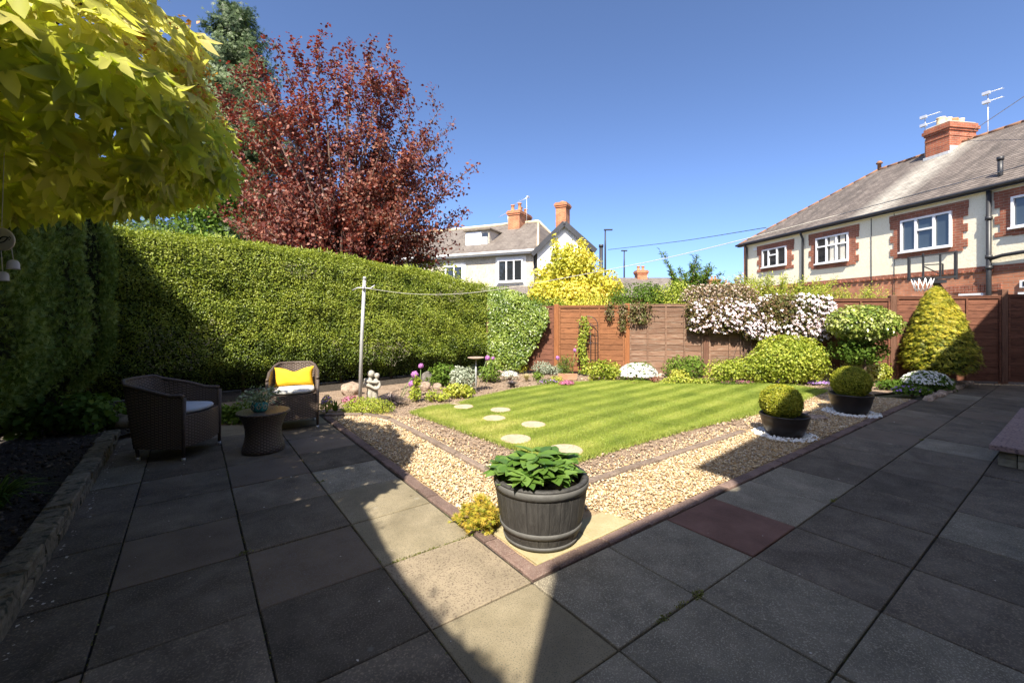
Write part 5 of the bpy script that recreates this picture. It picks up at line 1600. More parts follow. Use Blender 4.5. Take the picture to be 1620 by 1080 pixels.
def cable(name, label, pts, r, mat, cat='cable'):
    o = link(name, MB().tube(pts, r, 5).mesh(name, M[mat]))
    return tag(o, label, cat)
def cat_(p, n=10):
    p = [Vector(q) for q in p]; out = []
    for i in range(len(p) - 1):
        a, b, c, d = p[max(0, i - 1)], p[i], p[i + 1], p[min(len(p) - 1, i + 2)]
        for k in range(n):
            t = k / n
            out.append(.5 * ((2 * b) + (-a + c) * t + (2 * a - 5 * b + 4 * c - d) * t * t + (-a + 3 * b - 3 * c + d) * t ** 3))
    return out + [p[-1]]
cable('telephone_wire', 'thin telephone wire sagging from the lamp post area to the right roof', cat_([(8.395, 38, 7.089), (12.951, 33, 7.012), (15.192, 26, 6.615)]), .022, 'wire')
cable('telephone_wire', 'thin pale wire leaving the chimney towards the top right edge', [hloc(6.8, 3.8, 8.0), hloc(12, 1.0, 8.3), hloc(15, -1.0, 8.2)], .012, 'rope')

# ------------------------------------------------------------------ washing line
wp_ = thing('washing_line_post', 'slim grey metal washing line post standing in the bed', 'post', (-2.47, 7.06, 0))
part('pole', MB().tube([(.0, 0, -.05), (.03, 0, 1.0), (.075, 0, 1.97)], [.030, .027, .027], 12), M['metal'], wp_)
part('cap', MB().tube([(.075, 0, 1.97), (.077, 0, 2.02)], [.031, .022], 12), M['metal'], wp_)
part('hook', MB().tube([(-.12, 0, 1.80), (-.02, -.02, 1.84), (.18, -.02, 1.83), (.25, -.02, 1.88)], .010, 6).tube([(.07, -.04, 1.8), (.07, -.045, 1.86), (.07, .04, 1.85)], .014, 6), M['metal'], wp_)
cable('washing_line', 'white washing line looping from the grey post over to the house', cat_([(-2.36, 7.03, 1.83), (-1.4, 6.25, 1.70), (-.40, 5.39, 1.685), (.95, 4.36, 1.85), (1.78, 3.72, 1.995), (3.15, 2.67, 2.32), (4.2, 1.87, 2.62)]), .003, 'rope', 'washing line')

# ------------------------------------------------------------------ furniture
def rattan_chair(name, label, loc, rz, cush, ccol):
    t = thing(name, label, 'chair', loc, rz)
    # plan path of the shell: from right front corner round the back to the left front corner
    def plan(s, z):
        q = (z - .12) / .62
        pts = [(.27, -.285), (.16, -.29), (-.05, -.285 - .01 * q), (-.22 - .10 * q, -.25), (-.26 - .13 * q, -.17), (-.28 - .14 * q, 0), (-.26 - .13 * q, .17), (-.22 - .10 * q, .25), (-.05, .285 + .01 * q), (.16, .29), (.27, .285)]
        x = s * 10; i = min(int(x), 9); f = x - i
        return (pts[i][0] * (1 - f) + pts[i + 1][0] * f, pts[i][1] * (1 - f) + pts[i + 1][1] * f)
    def top(s):
        a = abs(s - .5) * 2
        return .62 + .135 * (1 - min(1, max(0, (a - .28) / .5))) if a > .28 else .755
    def wall(off):
        def fn(s, v):
            z = .115 + (top(s) - .115) * v
            x, y = plan(s, z)
            cx, cy = -.02, 0
            d = math.hypot(x - cx, y - cy) or 1
            return (x - (x - cx) / d * off, y - (y - cy) / d * off, z)
        return fn
    part('shell', MB().grid(wall(0), 40, 10, us=1.75, vs=.62), M['wicker'], t)
    part('shell_lining', MB().grid(wall(.030), 40, 10, us=1.75, vs=.62), M['wicker'], t)
    rim = [wall(.015)(k / 40, 1) for k in range(41)]
    part('rim', MB().tube(rim, .020, 8), M['wicker_cord'], t)
    # front apron with a bowed edge
    def apr(s, v):
        y = -.26 + .52 * s
        x = .27 + .055 * math.sin(PI * s)
        zb = .13 - .0 * s
        return (x, y, zb + (.43 - zb) * v)
    part('front_apron', MB().grid(apr, 16, 8, us=.55, vs=.31), M['wicker'], t)
    part('seat', MB().grid(lambda s, v: (-.22 + (.49 + .055 * math.sin(PI * s)) * v, -.26 + .52 * s, .43), 12, 6, us=.52, vs=.52), M['wicker'], t)
    for (x, y) in [(.265, -.275), (.265, .275)]:
        lg_ = part('leg', MB().tube([(x, y, .03), (x + .004, y, .60)], [.015, .019], 8), M['wicker_cord'], t)
        part('foot', MB().tube([(x, y, 0), (x, y, .032)], .017, 8), M['metal'], lg_)
    for (x, y) in [(-.20, -.235), (-.20, .235)]:
        lg_ = part('leg', MB().tube([(x + .015, y, .03), (x - .01, y, .2)], [.014, .018], 8), M['wicker_cord'], t)
        part('foot', MB().tube([(x + .017, y, 0), (x + .016, y, .032)], .017, 8), M['metal'], lg_)
    # seat cushion: a soft pad of its own
    c = MB()
    def cu(s, v):
        a = 2 * PI * s
        ca, sa = math.cos(a), math.sin(a)
        e = .45
        X = math.copysign(abs(ca) ** e, ca); Y = math.copysign(abs(sa) ** e, sa)
        rr, z_ = [(0.02, .0), (.9, .0), (1.0, .010), (1.02, .028), (.97, .044), (.75, .052), (.3, .056), (.0, .056)][int(round(v * 7))]
        bow = .05 * (1 - Y * Y) if X > 0 else 0
        return ((.03 + (X * .225 + bow) * rr), Y * .235 * rr, .435 + z_)
    c.grid(cu, 40, 7)
    o = part('seat_cushion', c, M[ccol], None, loc=loc, rz=rz)
    tag(o, cush, 'cushion')
    return t
rattan_chair('rattan_chair', 'dark brown rattan tub chair in shade by the stone edging wall', (-3.426+.0, 4.43, 0), math.atan2(.05, 1), 'pale blue-grey cushion on the shaded rattan chair', 'cushion_grey')
c2 = pt(1.05, 6.10)
rattan_chair('rattan_chair', 'brown rattan tub chair in sun beside the gravel, with a yellow pillow on it', (c2[0], c2[1], 0), math.atan2(-.91, .41), 'off-white cushion on the sunlit rattan chair', 'cushion')

# yellow pillow with a pinched middle
def pillow(loc, rz, tilt):
    mb = MB()
    W_, H_ = .46, .26
    def fn(side):
        def f(s, v):
            a, b = s * 2 - 1, v * 2 - 1
            ax = a * W_ / 2 * (1 - .07 * (1 - b * b)); bz = b * H_ / 2 * (1 - .16 * (1 - a * a))
            if b > 0: bz -= .045 * math.exp(-(a / .38) ** 2) * b
            th = .075 * (max(0, (1 - a ** 4) * (1 - b ** 4))) ** .5 * (1 - .18 * math.exp(-(a / .25) ** 2) * (b + 1) / 2)
            th += .005 * math.sin(a * 9 + b * 5) * (1 - a * a)
            return (th * side, ax, bz)
        return f
    mb.grid(fn(1), 24, 16); mb.grid(fn(-1), 24, 16)
    for (sy) in (-1, 1):
        pass
    o = part('pillow', mb, M['yellow'], None, loc=loc)
    o.rotation_euler = (0, -tilt, rz)
    return tag(o, 'plump yellow pillow with a pinched middle on the sunlit chair', 'pillow')
a2 = math.atan2(-.91, .41)
pillow((c2[0] - math.cos(a2) * .13, c2[1] - math.sin(a2) * .13, .60), a2, .30)

tb_ = (-2.571, 4.501)
tbl = thing('rattan_table', 'small hourglass shaped dark rattan side table between the chairs', 'table', (tb_[0], tb_[1], 0))
prof = [(q[0] * .9, q[1]) for q in [(.205, .004), (.222, .02), (.212, .06), (.193, .12), (.184, .18), (.188, .24), (.205, .30), (.236, .36), (.252, .385)]]
part('base', MB().lathe(prof, 44, uvs=1.3), M['wicker_table'], tbl)
tp = MB()
tp.lathe([(.227, .386), (.245, .392), (.249, .402), (.243, .412)], 44, uvs=1.7)
tp.grid(lambda s, v: (.243 * v * math.cos(2 * PI * s), .243 * v * math.sin(2 * PI * s), .4125), 44, 6, us=1.3, vs=.27)
part('table_top', tp, M['wicker_table'], tbl)
lt_ = thing('plant_pot', 'turquoise faceted pot on the rattan table', 'pot', (tb_[0] - .015, tb_[1] - .04, .413))
mb = MB().lathe([(.055, 0), (.075, .02), (.082, .06), (.072, .095), (.066, .10), (.058, .10), (.06, .03)], 8, smooth=False)
part('bowl', mb, M['teal'], lt_)
dm_ = MB()
for k in range(8):
    a = 2 * PI * (k + .5) / 8
    ca, sa = math.cos(a), math.sin(a)
    for s_ in (.022, .012):
        q = [(0, .03), (s_, .055), (0, .08), (-s_, .055), (0, .03)]
        dm_.tube([(ca * .0785 - sa * y_, sa * .0785 + ca * y_, z_) for y_, z_ in q], .0018, 4)
part('diamond_pattern', dm_, M['ceramic'], lt_)
tpn = thing('trailing_plant', 'trailing variegated plant growing in the turquoise pot', 'plant', (tb_[0] - .015, tb_[1] - .04, .50))
PP, st = [], MB()
for k in range(36):
    a = rnd.uniform(0, 2 * PI); r_ = rnd.uniform(.08, .26); zz = rnd.uniform(-.06, .20) * (1.1 - r_ * 2)
    e = Vector((math.cos(a) * r_, math.sin(a) * r_, zz)); m__ = e * .5 + Vector((0, 0, .05))
    st.tube([(0, 0, -.02), m__, e], [.002, .002, .001], 4)
    t = rng.uniform(.2, 1, 13)[:, None]
    PP.append((1 - t) ** 2 * 0 + 2 * t * (1 - t) * np.array(m__) + t * t * np.array(e) + rng.normal(0, .012, (13, 3)))
PP = np.vstack(PP)
part('stem', st, M['stem'], tpn)
cloud('foliage', PP, (0, 0, 1), .028, matleaf('variegated_leaf', [(.10, .17, .08), (.24, .32, .20), (.48, .54, .42)], trans=.2), tpn, jit=.8)

# stone jar lying behind the end of the edging wall
jl = (-4.652, 5.178)
jar = thing('stone_jar', 'old two-handled stone jar lying on its side in the shade', 'jar', (jl[0], jl[1] + .05, .115))
R_ = Matrix.Rotation(math.radians(-12), 4, 'Z') @ Matrix.Rotation(math.radians(86), 4, 'Y')
mb = MB().lathe([(.03, -.36), (.055, -.33), (.085, -.22), (.105, -.08), (.112, .0), (.10, .08), (.075, .12), (.066, .15), (.068, .17), (.092, .185), (.097, .205), (.088, .22), (.066, .215), (.058, .15), (.06, .05)], 24, cap=False)
mb.v = [tuple(R_ @ Vector(p)) for p in mb.v]
part('body', mb, M['jar'], jar)
for s_ in (-1, 1):
    hm = MB().tube([tuple(R_ @ Vector(p)) for p in [(s_ * .06, 0, .15), (s_ * .115, 0, .15), (s_ * .125, 0, .10), (s_ * .105, 0, .05)]], .016, 6)
    part('handle', hm, M['jar'], jar)
mb = MB().cbox(-.12, .12, -.05, .05, .0, .05, .01, .01)
tag(part('brick', mb, M['edge_brick'], None, loc=(jl[0] + .1, jl[1] + .0, -.01), rz=.3), 'loose dark brick under the neck of the stone jar', 'brick')

# ------------------------------------------------------------------ barrel planter
bp = pt(1.80, 2.13)
brl = thing('barrel_planter', 'large grey half barrel planter with three bands on the sandstone corner', 'planter', (bp[0], bp[1], 0))
def brad(z): return .222 + .075 * (z / .375) ** .75 + .006 * math.sin(PI * z / .375)
ns = 26
for k in range(ns):
    a0, a1 = 2 * PI * k / ns + .0025, 2 * PI * (k + 1) / ns - .0025
    mb = MB(); v = []
    nz = 7
    for j in range(nz):
        z = .008 + .36 * j / (nz - 1)
        for (a, dr) in ((a0, -.002), ((a0 * .93 + a1 * .07), 0), ((a0 * .07 + a1 * .93), 0), (a1, -.002), (a1, -.022), (a0, -.022)):
            r_ = brad(z) + dr
            v.append((r_ * math.cos(a), r_ * math.sin(a), z))
    f = []
    for j in range(nz - 1):
        for q in range(6):
            f.append((j * 6 + q, j * 6 + (q + 1) % 6, (j + 1) * 6 + (q + 1) % 6, (j + 1) * 6 + q))
    f += [tuple(range(6))[::-1], tuple((nz - 1) * 6 + q for q in range(6))]
    mb.add(v, f)
    part('stave', mb, M['barrel'], brl)
def band(z0, z1, nm='band', ex=.006):
    pr = [(brad(z0) - .004, z0), (brad(z0) + ex, z0 + .002), (brad((z0 + z1) / 2) + ex + .001, (z0 + z1) / 2), (brad(z1) + ex, z1 - .002), (brad(z1) - .004, z1)]
    part(nm, MB().lathe(pr, 56, cap=False), M['barrel_band'], brl)
band(.005, .032); band(.083, .118); band(.325, .372)
part('rim', MB().lathe([(brad(.37) - .004, .369), (brad(.37) + .004, .376), (brad(.37) - .002, .386), (.272, .388), (.262, .378), (.255, .33), (.25, .28)], 56, cap=False), M['barrel'], brl)
part('soil', MB().lathe([(.0, .318), (.12, .322), (.2, .312), (.252, .30)], 30, cap=False), M['soil'], brl)

pe = thing('peony_plant', 'bushy plant with broad glossy green leaves growing in the barrel', 'plant', (bp[0] - .03, bp[1] + .0, .31))
st = MB()
lt3 = []
for q in range(6):
    nu, nv = 6, 2
    v, f = [], []
    bend = rnd.uniform(.1, .35)
    for i in range(nu + 1):
        s = i / nu
        w = .27 * math.sin(PI * min(1, s * 1.02) ** .85) ** .8
        z = -bend * s * s
        v += [(s, -w, z + .10 * w), (s, 0, z - .03), (s, w, z + .10 * w)]
    for i in range(nu):
        a = 3 * i
        f += [(a, a + 3, a + 4, a + 1), (a + 1, a + 4, a + 5, a + 2)]
    lt3.append(raw_mesh('leaf', np.array(v), np.array(f), M['peony'], np.full(len(f), q / 5), smooth=True))
nleaf = 0
for k in range(56):
    a = rnd.uniform(0, 2 * PI); r_ = .24 * rnd.random() ** .6; hh_ = rnd.uniform(.10, .20) * (1.15 - r_ * 1.9)
    e = Vector((r_ * math.cos(a), r_ * math.sin(a), hh_))
    st.tube([(e.x * .3, e.y * .3, 0), (e.x * .75, e.y * .75, hh_ * .7), e], [.005, .004, .003], 5)
    ori = a + rnd.uniform(-.4, .4)
    for j in range(rnd.choice([4, 5, 5])):
        da = ori + (j - 2) * rnd.uniform(.65, .8)
        el = rnd.uniform(-.15, .35)
        tv_ = Vector((math.cos(da) * math.cos(el), math.sin(da) * math.cos(el), math.sin(el)))
        b_ = Vector((-math.sin(da), math.cos(da), 0)) + Vector((0, 0, rnd.uniform(-.3, .3))); b_ = (b_ - tv_ * b_.dot(tv_)).normalized(); n_ = tv_.cross(b_)
        if n_.z < 0: n_ = -n_; b_ = -b_
        s = rnd.uniform(.095, .145)
        o = link('leaf', lt3[rnd.randrange(6)], pe)
        o.matrix_local = Matrix(((tv_.x, b_.x, n_.x, e.x), (tv_.y, b_.y, n_.y, e.y), (tv_.z, b_.z, n_.z, e.z), (0, 0, 0, 1))) @ Matrix.Scale(s, 4)
        nleaf += 1
st.tube([(-.06, -.22, .02), (-.16, -.19, .08), (-.25, -.14, .06)], .004, 5)
part('stem', st, M['stem'], pe)

# creeping golden conifer beside the barrel
gc = thing('golden_juniper', 'low spiky golden-green creeping conifer against the left side of the barrel', 'plant', (-0.103, 2.93, 0))
PP, DD, st = [], [], MB()
for k in range(62):
    a = rnd.uniform(1.9, 4.7) if k < 50 else rnd.uniform(0, 6.28)
    L_ = rnd.uniform(.14, .30); zz = rnd.uniform(-.01, .19) * (1.15 - L_ * 2.2)
    e = np.array([math.cos(a) * L_, math.sin(a) * L_ * .8, max(.02, zz)]); 
    st.tube([(0, 0, .0), tuple(e * .5 + np.array([0, 0, .03])), tuple(e)], [.005, .004, .002], 4)
    kk = 42
    t = rng.uniform(.15, 1, kk)[:, None]
    PP.append(e * t + np.array([0, 0, .05]) * (1 - np.abs(2 * t - 1)) + rng.normal(0, .010, (kk, 3))); DD.append(np.repeat([e], kk, 0))
cloud('foliage', np.vstack(PP), (0, 0, 1), .042, matleaf('juniper_needles', [(.16, .20, .02), (.32, .31, .03), (.50, .37, .05), (.55, .36, .06)], trans=.2), gc, tpl='frond', jit=.5, dirv=np.vstack(DD), dj=.8)
part('stem', st, M['twig'], gc)

# ------------------------------------------------------------------ bowl pots with clipped box balls
def box_pot(label, blabel, plabel, u_, m_, rr, rh, ball, bz, off, rings):
    x, y = pt(u_, m_)
    t = thing('bowl_planter', label, 'planter', (x, y, 0))
    prof = [(rr * .62, 0), (rr * .70, .012), (rr * .82, rh * .3), (rr * .91, rh * .62), (rr * .955, rh * .84), (rr * .975, rh * .86), (rr * .985, rh * .93), (rr, rh * .95), (rr, rh), (rr * .975, rh + .004), (rr * .95, rh - .004), (rr * .93, rh * .8), (rr * .90, rh * .7)]
    part('bowl', MB().lathe(prof, 56, cap=False), M['pot'], t)
    part('soil', MB().lathe([(0, rh * .80), (rr * .5, rh * .81), (rr * .92, rh * .76)], 28, cap=False), M['dark_soil_and_shade'], t)
    b = thing('box_ball', blabel, 'shrub', (x + off[0], y + off[1], bz))
    n = int(26000 * ball[0] ** 2 / .09)
    d = sph(n); kk = 1 + .035 * lump(d, 4, 3)
    P = d * ((1 - .10 * rng.uniform(0, 1, n) ** 2) * kk)[:, None] * np.array([ball[0], ball[0], ball[1]])
    kp = P[:, 2] > -ball[1] * .92
    cloud('foliage', P[kp], d[kp], .0165, M['box'], b, jit=.7, val=(.5 + .25 * lump(d, 9, 5))[kp], vspread=.6)
    part('inner_branches', MB().ball((0, 0, 0), (ball[0] * .9, ball[0] * .9, ball[1] * .9), 20, 12), M['hedge_core'], b)
    part('trunk', MB().tube([(0, 0, -bz + rh * .78), (0, 0, -ball[1] * .6)], .016, 6), M['bark'], b)
    # white pebbles round the foot
    q = 420
    a = rng.uniform(0, 2 * PI, q); r_ = rr * .66 + (rings - rr * .66) * rng.uniform(0, 1, q) ** .8
    P = np.column_stack([x + r_ * np.cos(a), y + r_ * np.sin(a), rng.uniform(.004, .016, q)])
    o = cloud('white_pebbles', P, (0, 0, 1), rng.uniform(.013, .025, q), M['white_peb'], tpl='stone', jit=.3, smooth=True)
    tag(o, plabel, 'pebbles', kind='stuff')
box_pot('wide black bowl planter nearer the barrel, half in sun', 'clipped yellow-green box ball in the nearer bowl planter', 'white pebbles ringing the foot of the nearer bowl planter', 5.57, 2.20, .258, .245, (.218, .205), .385, (-.04, 0), .325)
box_pot('wide black bowl planter farther off, in the house shade', 'clipped box ball in the farther bowl planter', 'white pebbles ringing the foot of the farther bowl planter', 7.58, 2.13, .268, .28, (.235, .23), .44, (.0, 0), .345)

# ------------------------------------------------------------------ wind chime hanging from the maple
wc = thing('wind_chime', 'cream ceramic disc wind chime with small bells hanging from the maple', 'wind chime', (-2.053, 1.75, 1.705))
mb = MB()
R2 = Matrix.Rotation(math.radians(22), 4, 'Y') @ Matrix.Rotation(math.radians(90), 4, 'X')
mb.lathe([(0, -.004), (.05, -.004), (.056, -.001), (.056, .003), (.05, .005), (0, .005)], 40, cap=False)
mb.v = [tuple(R2 @ Vector((p[0], p[1] * .80, p[2]))) for p in mb.v]
part('disc', mb, M['ceramic'], wc)
dm = MB()
for sc_ in (1, -1):
    dm.tube([tuple(R2 @ Vector(p)) for p in cat_([(0.0, -.018 * 1, .007), (.020, -.004, .007), (.026, .016, .007), (.008, .012, .007), (0, -.004, .007)] if sc_ == 1 else [(0, -.018, .007), (-.02, -.006, .007), (-.026, .012, .007), (-.008, .010, .007), (0, -.004, .007)], 6)], .0022, 5)
for (px_, py_) in [(.030, .016), (.036, .010), (.038, .018), (.033, .022)]:
    dm.ball(tuple(R2 @ Vector((px_, py_, .006))), .0024, 6, 4)
part('painted_motif', dm, M['black'], wc)
for (dx, dz, L_) in [(.043, -.055, .028), (.0, -.055, .075), (-.04, -.045, .05)]:
    part('string', MB().tube([(dx - .004, 0, dz + .02), (dx + .003, 0, dz - L_)], .0016, 5), M['rope'], wc)
    part('bell', MB().lathe([(.0, 0), (.008, -.001), (.015, -.006), (.0185, -.016), (.019, -.034), (.021, -.038), (.017, -.037), (.014, -.02)], 18, (dx + .003, 0, dz - L_), cap=False), M['bell'], wc)
part('hanging_string', MB().tube([(0, 0, .05), (-.01, .02, .45)], .0015, 5), M['rope'], wc)

# ------------------------------------------------------------------ hugging couple statue: one concrete body
stx = (-2.333, 7.297)
sr = thing('couple_statue', 'small grey stone sculpture of two hugging figures by the washing line post', 'statue', (stx[0], stx[1] - .02, -.01), .15)
def skin(name, verts, edges, radii, mat, parent, sub=2):
    me = bpy.data.meshes.new(name); me.from_pydata(verts, edges, []); me.materials.append(mat)
    o = link(name, me, parent)
    md = o.modifiers.new("skin", 'SKIN'); md.use_smooth_shade = True
    for i, r_ in enumerate(radii):
        sv = me.skin_vertices[0].data[i]; sv.radius = (r_, r_) if not hasattr(r_, '__len__') else r_
        sv.use_root = (i == 0)
    sb = o.modifiers.new("sub", 'SUBSURF'); sb.levels = sb.render_levels = sub
    return o
bd = MB()
def limb(ps, rs):
    bd.tube(cat_(ps, 5), list(np.interp(np.linspace(0, 1, 5 * (len(ps) - 1) + 1), np.linspace(0, 1, len(ps)), rs)), 12)
limb([(-.035, 0, 0), (-.04, 0, .10), (-.03, 0, .16), (-.045, 0, .24), (-.05, 0, .31), (-.03, 0, .36)], [.052, .060, .055, .070, .062, .030])
limb([(.04, .0, 0), (.04, 0, .10), (.035, 0, .17), (.055, .01, .24), (.055, .01, .29), (.045, 0, .34)], [.048, .052, .050, .056, .050, .026])
bd.ball((-.025, 0, .425), (.062, .060, .062), 20, 14); bd.ball((.070, .012, .392), (.044, .044, .048), 18, 12)
limb([(-.115, -.01, .335), (-.085, -.06, .315), (0, -.075, .30), (.075, -.055, .285), (.10, -.01, .29)], [.026, .025, .022, .020, .018])
limb([(-.11, .0, .32), (-.105, -.05, .26), (-.03, -.082, .235), (.05, -.072, .195), (.09, -.02, .18)], [.028, .026, .024, .022, .018])
limb([(.10, .0, .30), (.115, -.04, .22), (.07, -.080, .185), (0, -.088, .22), (-.06, -.080, .27)], [.024, .024, .022, .020, .014])
sto = part('figures', bd, M['statue'], sr)
rmod = sto.modifiers.new("merge", 'REMESH'); rmod.mode = 'VOXEL'; rmod.voxel_size = .007; rmod.use_smooth_shade = True
smod = sto.modifiers.new("soften", 'SMOOTH'); smod.factor = .6; smod.iterations = 4

# ------------------------------------------------------------------ bird bath dish on a slim stalk
bb = (-0.796, 9.443)
bt = thing('bird_bath', 'shallow stone dish on a thin stalk in the bed before the ivy', 'bird bath', (-0.655, 7.9, 0))
zt_ = 0.619
part('dish', MB().lathe([(0, zt_ - .025), (.06, zt_ - .022), (.13, zt_ - .005), (.155, zt_ + .008), (.15, zt_ + .012), (.12, zt_ + .004), (0, zt_ - .006)], 32, cap=False), M['rock'], bt)
part('stalk', MB().tube([(0, 0, -.05), (0, 0, zt_ - .02)], .012, 8), M['metal'], bt)

# ------------------------------------------------------------------ arched trellis with climber
tx = 1.773
ty = 10.65 - .19 * tx - .22
tr_ = thing('arched_trellis', 'black wire arched trellis standing before the orange fence panel', 'trellis', (tx, ty, 0), FA)
wr = MB(); W2 = .215
zA = 1.371 - W2
arc = [(-W2, 0, 0), (-W2, 0, zA)] + [(-W2 * math.cos(k * PI / 12), 0, zA + W2 * math.sin(k * PI / 12)) for k in range(1, 12)] + [(W2, 0, zA), (W2, 0, 0)]
wr.tube(arc, .009, 6)
part('frame', wr, M['black_plastic'], tr_)
wr = MB(); w3 = .15; zB = zA - .10
wr.tube([(-w3, 0, 0), (-w3, 0, zB)] + [(-w3 * math.cos(k * PI / 10), 0, zB + w3 * math.sin(k * PI / 10)) for k in range(1, 10)] + [(w3, 0, zB), (w3, 0, 0)], .007, 6)
for x_ in (-.05, .05): wr.tube([(x_, 0, 0), (x_, 0, zB + .13)], .007, 6)
for z_ in (.35, .75, 1.15): wr.tube([(-W2, 0, z_), (W2, 0, z_)], .007, 6)
part('bars', wr, M['black_plastic'], tr_)
k = 950
zz = rng.uniform(.05, 1.35, k)
Pq = np.column_stack([-.12 + .05 * np.sin(zz * 7) + rng.normal(0, .055, k), rng.normal(-.03, .04, k), zz])
tcl = thing('climbing_rose', 'thin leafy climber winding up the left side of the arched trellis', 'climber', (tx, ty, 0), FA)
cloud('foliage', Pq, (0, -1, .4), .045, M['yellowgreen'], tcl, jit=.8, val=np.full(k, .25), vspread=.9)
part('stem', MB().tube([(-.10, -.02, 0), (-.15, -.03, .4), (-.08, -.02, .8), (-.14, -.02, 1.3)], .008, 5), M['redleaf'], tcl)

# ------------------------------------------------------------------ pink clematis over the fence
cl = thing('clematis', 'sprawling clematis covered in pale pink flowers over the top of the fence', 'climber', (0, 0, 0))
def fy(X): return 10.65 - .19 * X
PP = []
for (px0, px1, py0, py1, nn, th) in [(1098, 1190, 470, 528, 4200, .30), (1150, 1325, 478, 528, 6500, .34), (1200, 1318, 466, 500, 3000, .34), (1185, 1270, 505, 540, 2200, .28), (1250, 1325, 500, 540, 1800, .28), (1098, 1215, 448, 482, 2600, .5)]:
    px = rng.uniform(px0, px1, nn); py = rng.uniform(py0, py1, nn)
    # ellipse mask
    ex = (px - (px0 + px1) / 2) / ((px1 - px0) / 2); ey = (py - (py0 + py1) / 2) / ((py1 - py0) / 2)
    kp = ex ** 4 + ey ** 4 < 1 + .35 * lump(np.column_stack([px / 20, py / 20]), 1.5, 3)
    px, py = px[kp], py[kp]
    D_ = 9.35 + (px - 1100) / 220 * -.25
    X_ = (px - 810) / 688 * D_; Z_ = 1.4 + (498 - py) / 688 * D_
    Y_ = fy(X_) - .06 - th * rng.uniform(0, 1, len(X_)) ** .8 * (1 - .5 * ey[kp] ** 2)
    if py0 < 450: Y_ = fy(X_) + rng.uniform(-.2, .35, len(X_))
    PP.append(np.column_stack([X_, Y_, Z_]))
bud = PP[-1]; ALL = np.vstack(PP)
cloud('foliage', ALL, (0, -1, .4), .050, M['clematis'], cl, jit=.8, val=.5 + .3 * lump(ALL, 3, 5), vspread=.8)
FL = np.vstack(PP[1:5]); lf = lump(FL, 3.2, 17)
FL = FL[(rng.uniform(0, 1, len(FL)) < np.clip(.09 + .11 * lf, .005, .26))]
FL = FL + np.array([0, -.07, .03])
o = cloud('blossom', FL, (-.1, -1, .45), .052, M['pink_fl'], cl, tpl='flower', jit=.3); o['kind'] = 'stuff'
bsel = bud[rng.uniform(0, 1, len(bud)) < .5] + np.array([0, -.03, .02])
o = cloud('bud', bsel, (0, -1, .6), .036, M['clem_bud'], cl, tpl='leaf', jit=.9); o['kind'] = 'stuff'
bsel = PP[0][rng.uniform(0, 1, len(PP[0])) < .10] + np.array([0, -.05, .0])
o = cloud('blossom', bsel, (-.1, -1, .45), .05, M['pink_fl'], cl, tpl='flower', jit=.4); o['kind'] = 'stuff'
st = MB()
for k in range(16):
    X_ = rnd.uniform(4.3, 6.7); y_ = fy(X_) - .08
    st.tube(cat_([(X_, y_, 0), (X_ + rnd.uniform(-.15, .15), y_ - .03, .4), (X_ + rnd.uniform(-.25, .25), y_, .8), (X_ + rnd.uniform(-.3, .3), y_ - .04, 1.3)], 4), .006, 4)
part('stem', st, M['twig'], cl)
o = shoots('clematis_shoot', 'thin clematis shoots with pink buds sticking up into the sky', 'climber', (4.902, fy(4.902)), [(-.1, 0, 2.192), (.22, 0, 2.288), (-.35, .1, 2.056), (.1, 0, 2.097)], 'clem_bud', .045, 60, z0=1.6, rl=.006, sp=.03, st=.35)

# ------------------------------------------------------------------ shrubs in the far right bed
mass('choisya_shrub', 'large rounded bright yellow-green shrub in the bed below the clematis', 'shrub', (5.652, 8.919), [(0, 0, .50, .72, .48, .50, 8200), (-.52, .1, .30, .45, .35, .34, 2300), (.38, .0, .46, .45, .4, .44, 2400), (-.95, .15, .26, .3, .28, .26, 900)], .046, 'yellowgreen', seed=21, jit=.7, val0=.5, lum=.12, shell=.5)
lx, ly = 6.910, 8.55
lau = thing('laurel_standard', 'glossy lollipop shaped variegated laurel on a bare stem before the fence', 'shrub', (lx, ly, 0))
bush_cloud('foliage', (.64, .5, .36), 5200, .060, M['laurel'], lau, c=(0, 0, 1.24), lum=.08, jit=.5, shell=.5, dirv=(0, -.2, -1), dj=1.2, flat_bottom=False)
bush_cloud('foliage', (.52, .35, .32), 2300, .055, M['green'], lau, c=(.0, .1, .72), lum=.2, jit=.7, shell=.8, flat_bottom=False)
st = MB().tube([(0, 0, -.05), (.03, 0, .4), (.0, 0, 1.0)], [.03, .025, .02], 7)
for k in range(8): st.tube([(0, 0, .35 + .05 * k), (rnd.uniform(-.35, .35), rnd.uniform(-.2, .2), 1.05)], [.012, .005], 5)
part('trunk', st, M['bark'], lau)
# golden yew cone
yx, yy = 8.432, 8.62
yw = thing('golden_yew', 'cone shaped golden yew in front of the fence, its foot in shade', 'shrub', (yx, yy, 0))
n = 17000
t = rng.uniform(0, 1, n) ** .72; a = rng.uniform(0, 2 * PI, n)
tt = 1 - t                                    # 0 at the top
zz = .28 + 1.66 * (1 - tt)
prof_r = .86 * np.interp(1 - tt, [0, .10, .30, .6, .8, .93, 1], [.52, .68, .62, .44, .28, .15, .03])
ln_ = lump(np.column_stack([np.cos(a) * 2, np.sin(a) * 2, zz * 3]), 1.5, 7)
lay = .03 * np.sin(zz * 44 + ln_ * 9 + np.sin(a * 3) * 2.0)
rr = (prof_r * (1 + .07 * ln_) + lay * .7) * (1 - .22 * rng.uniform(0, 1, n) ** 2.2)
P = np.column_stack([rr * np.cos(a) + .06 * tt - .03, rr * np.sin(a), zz])
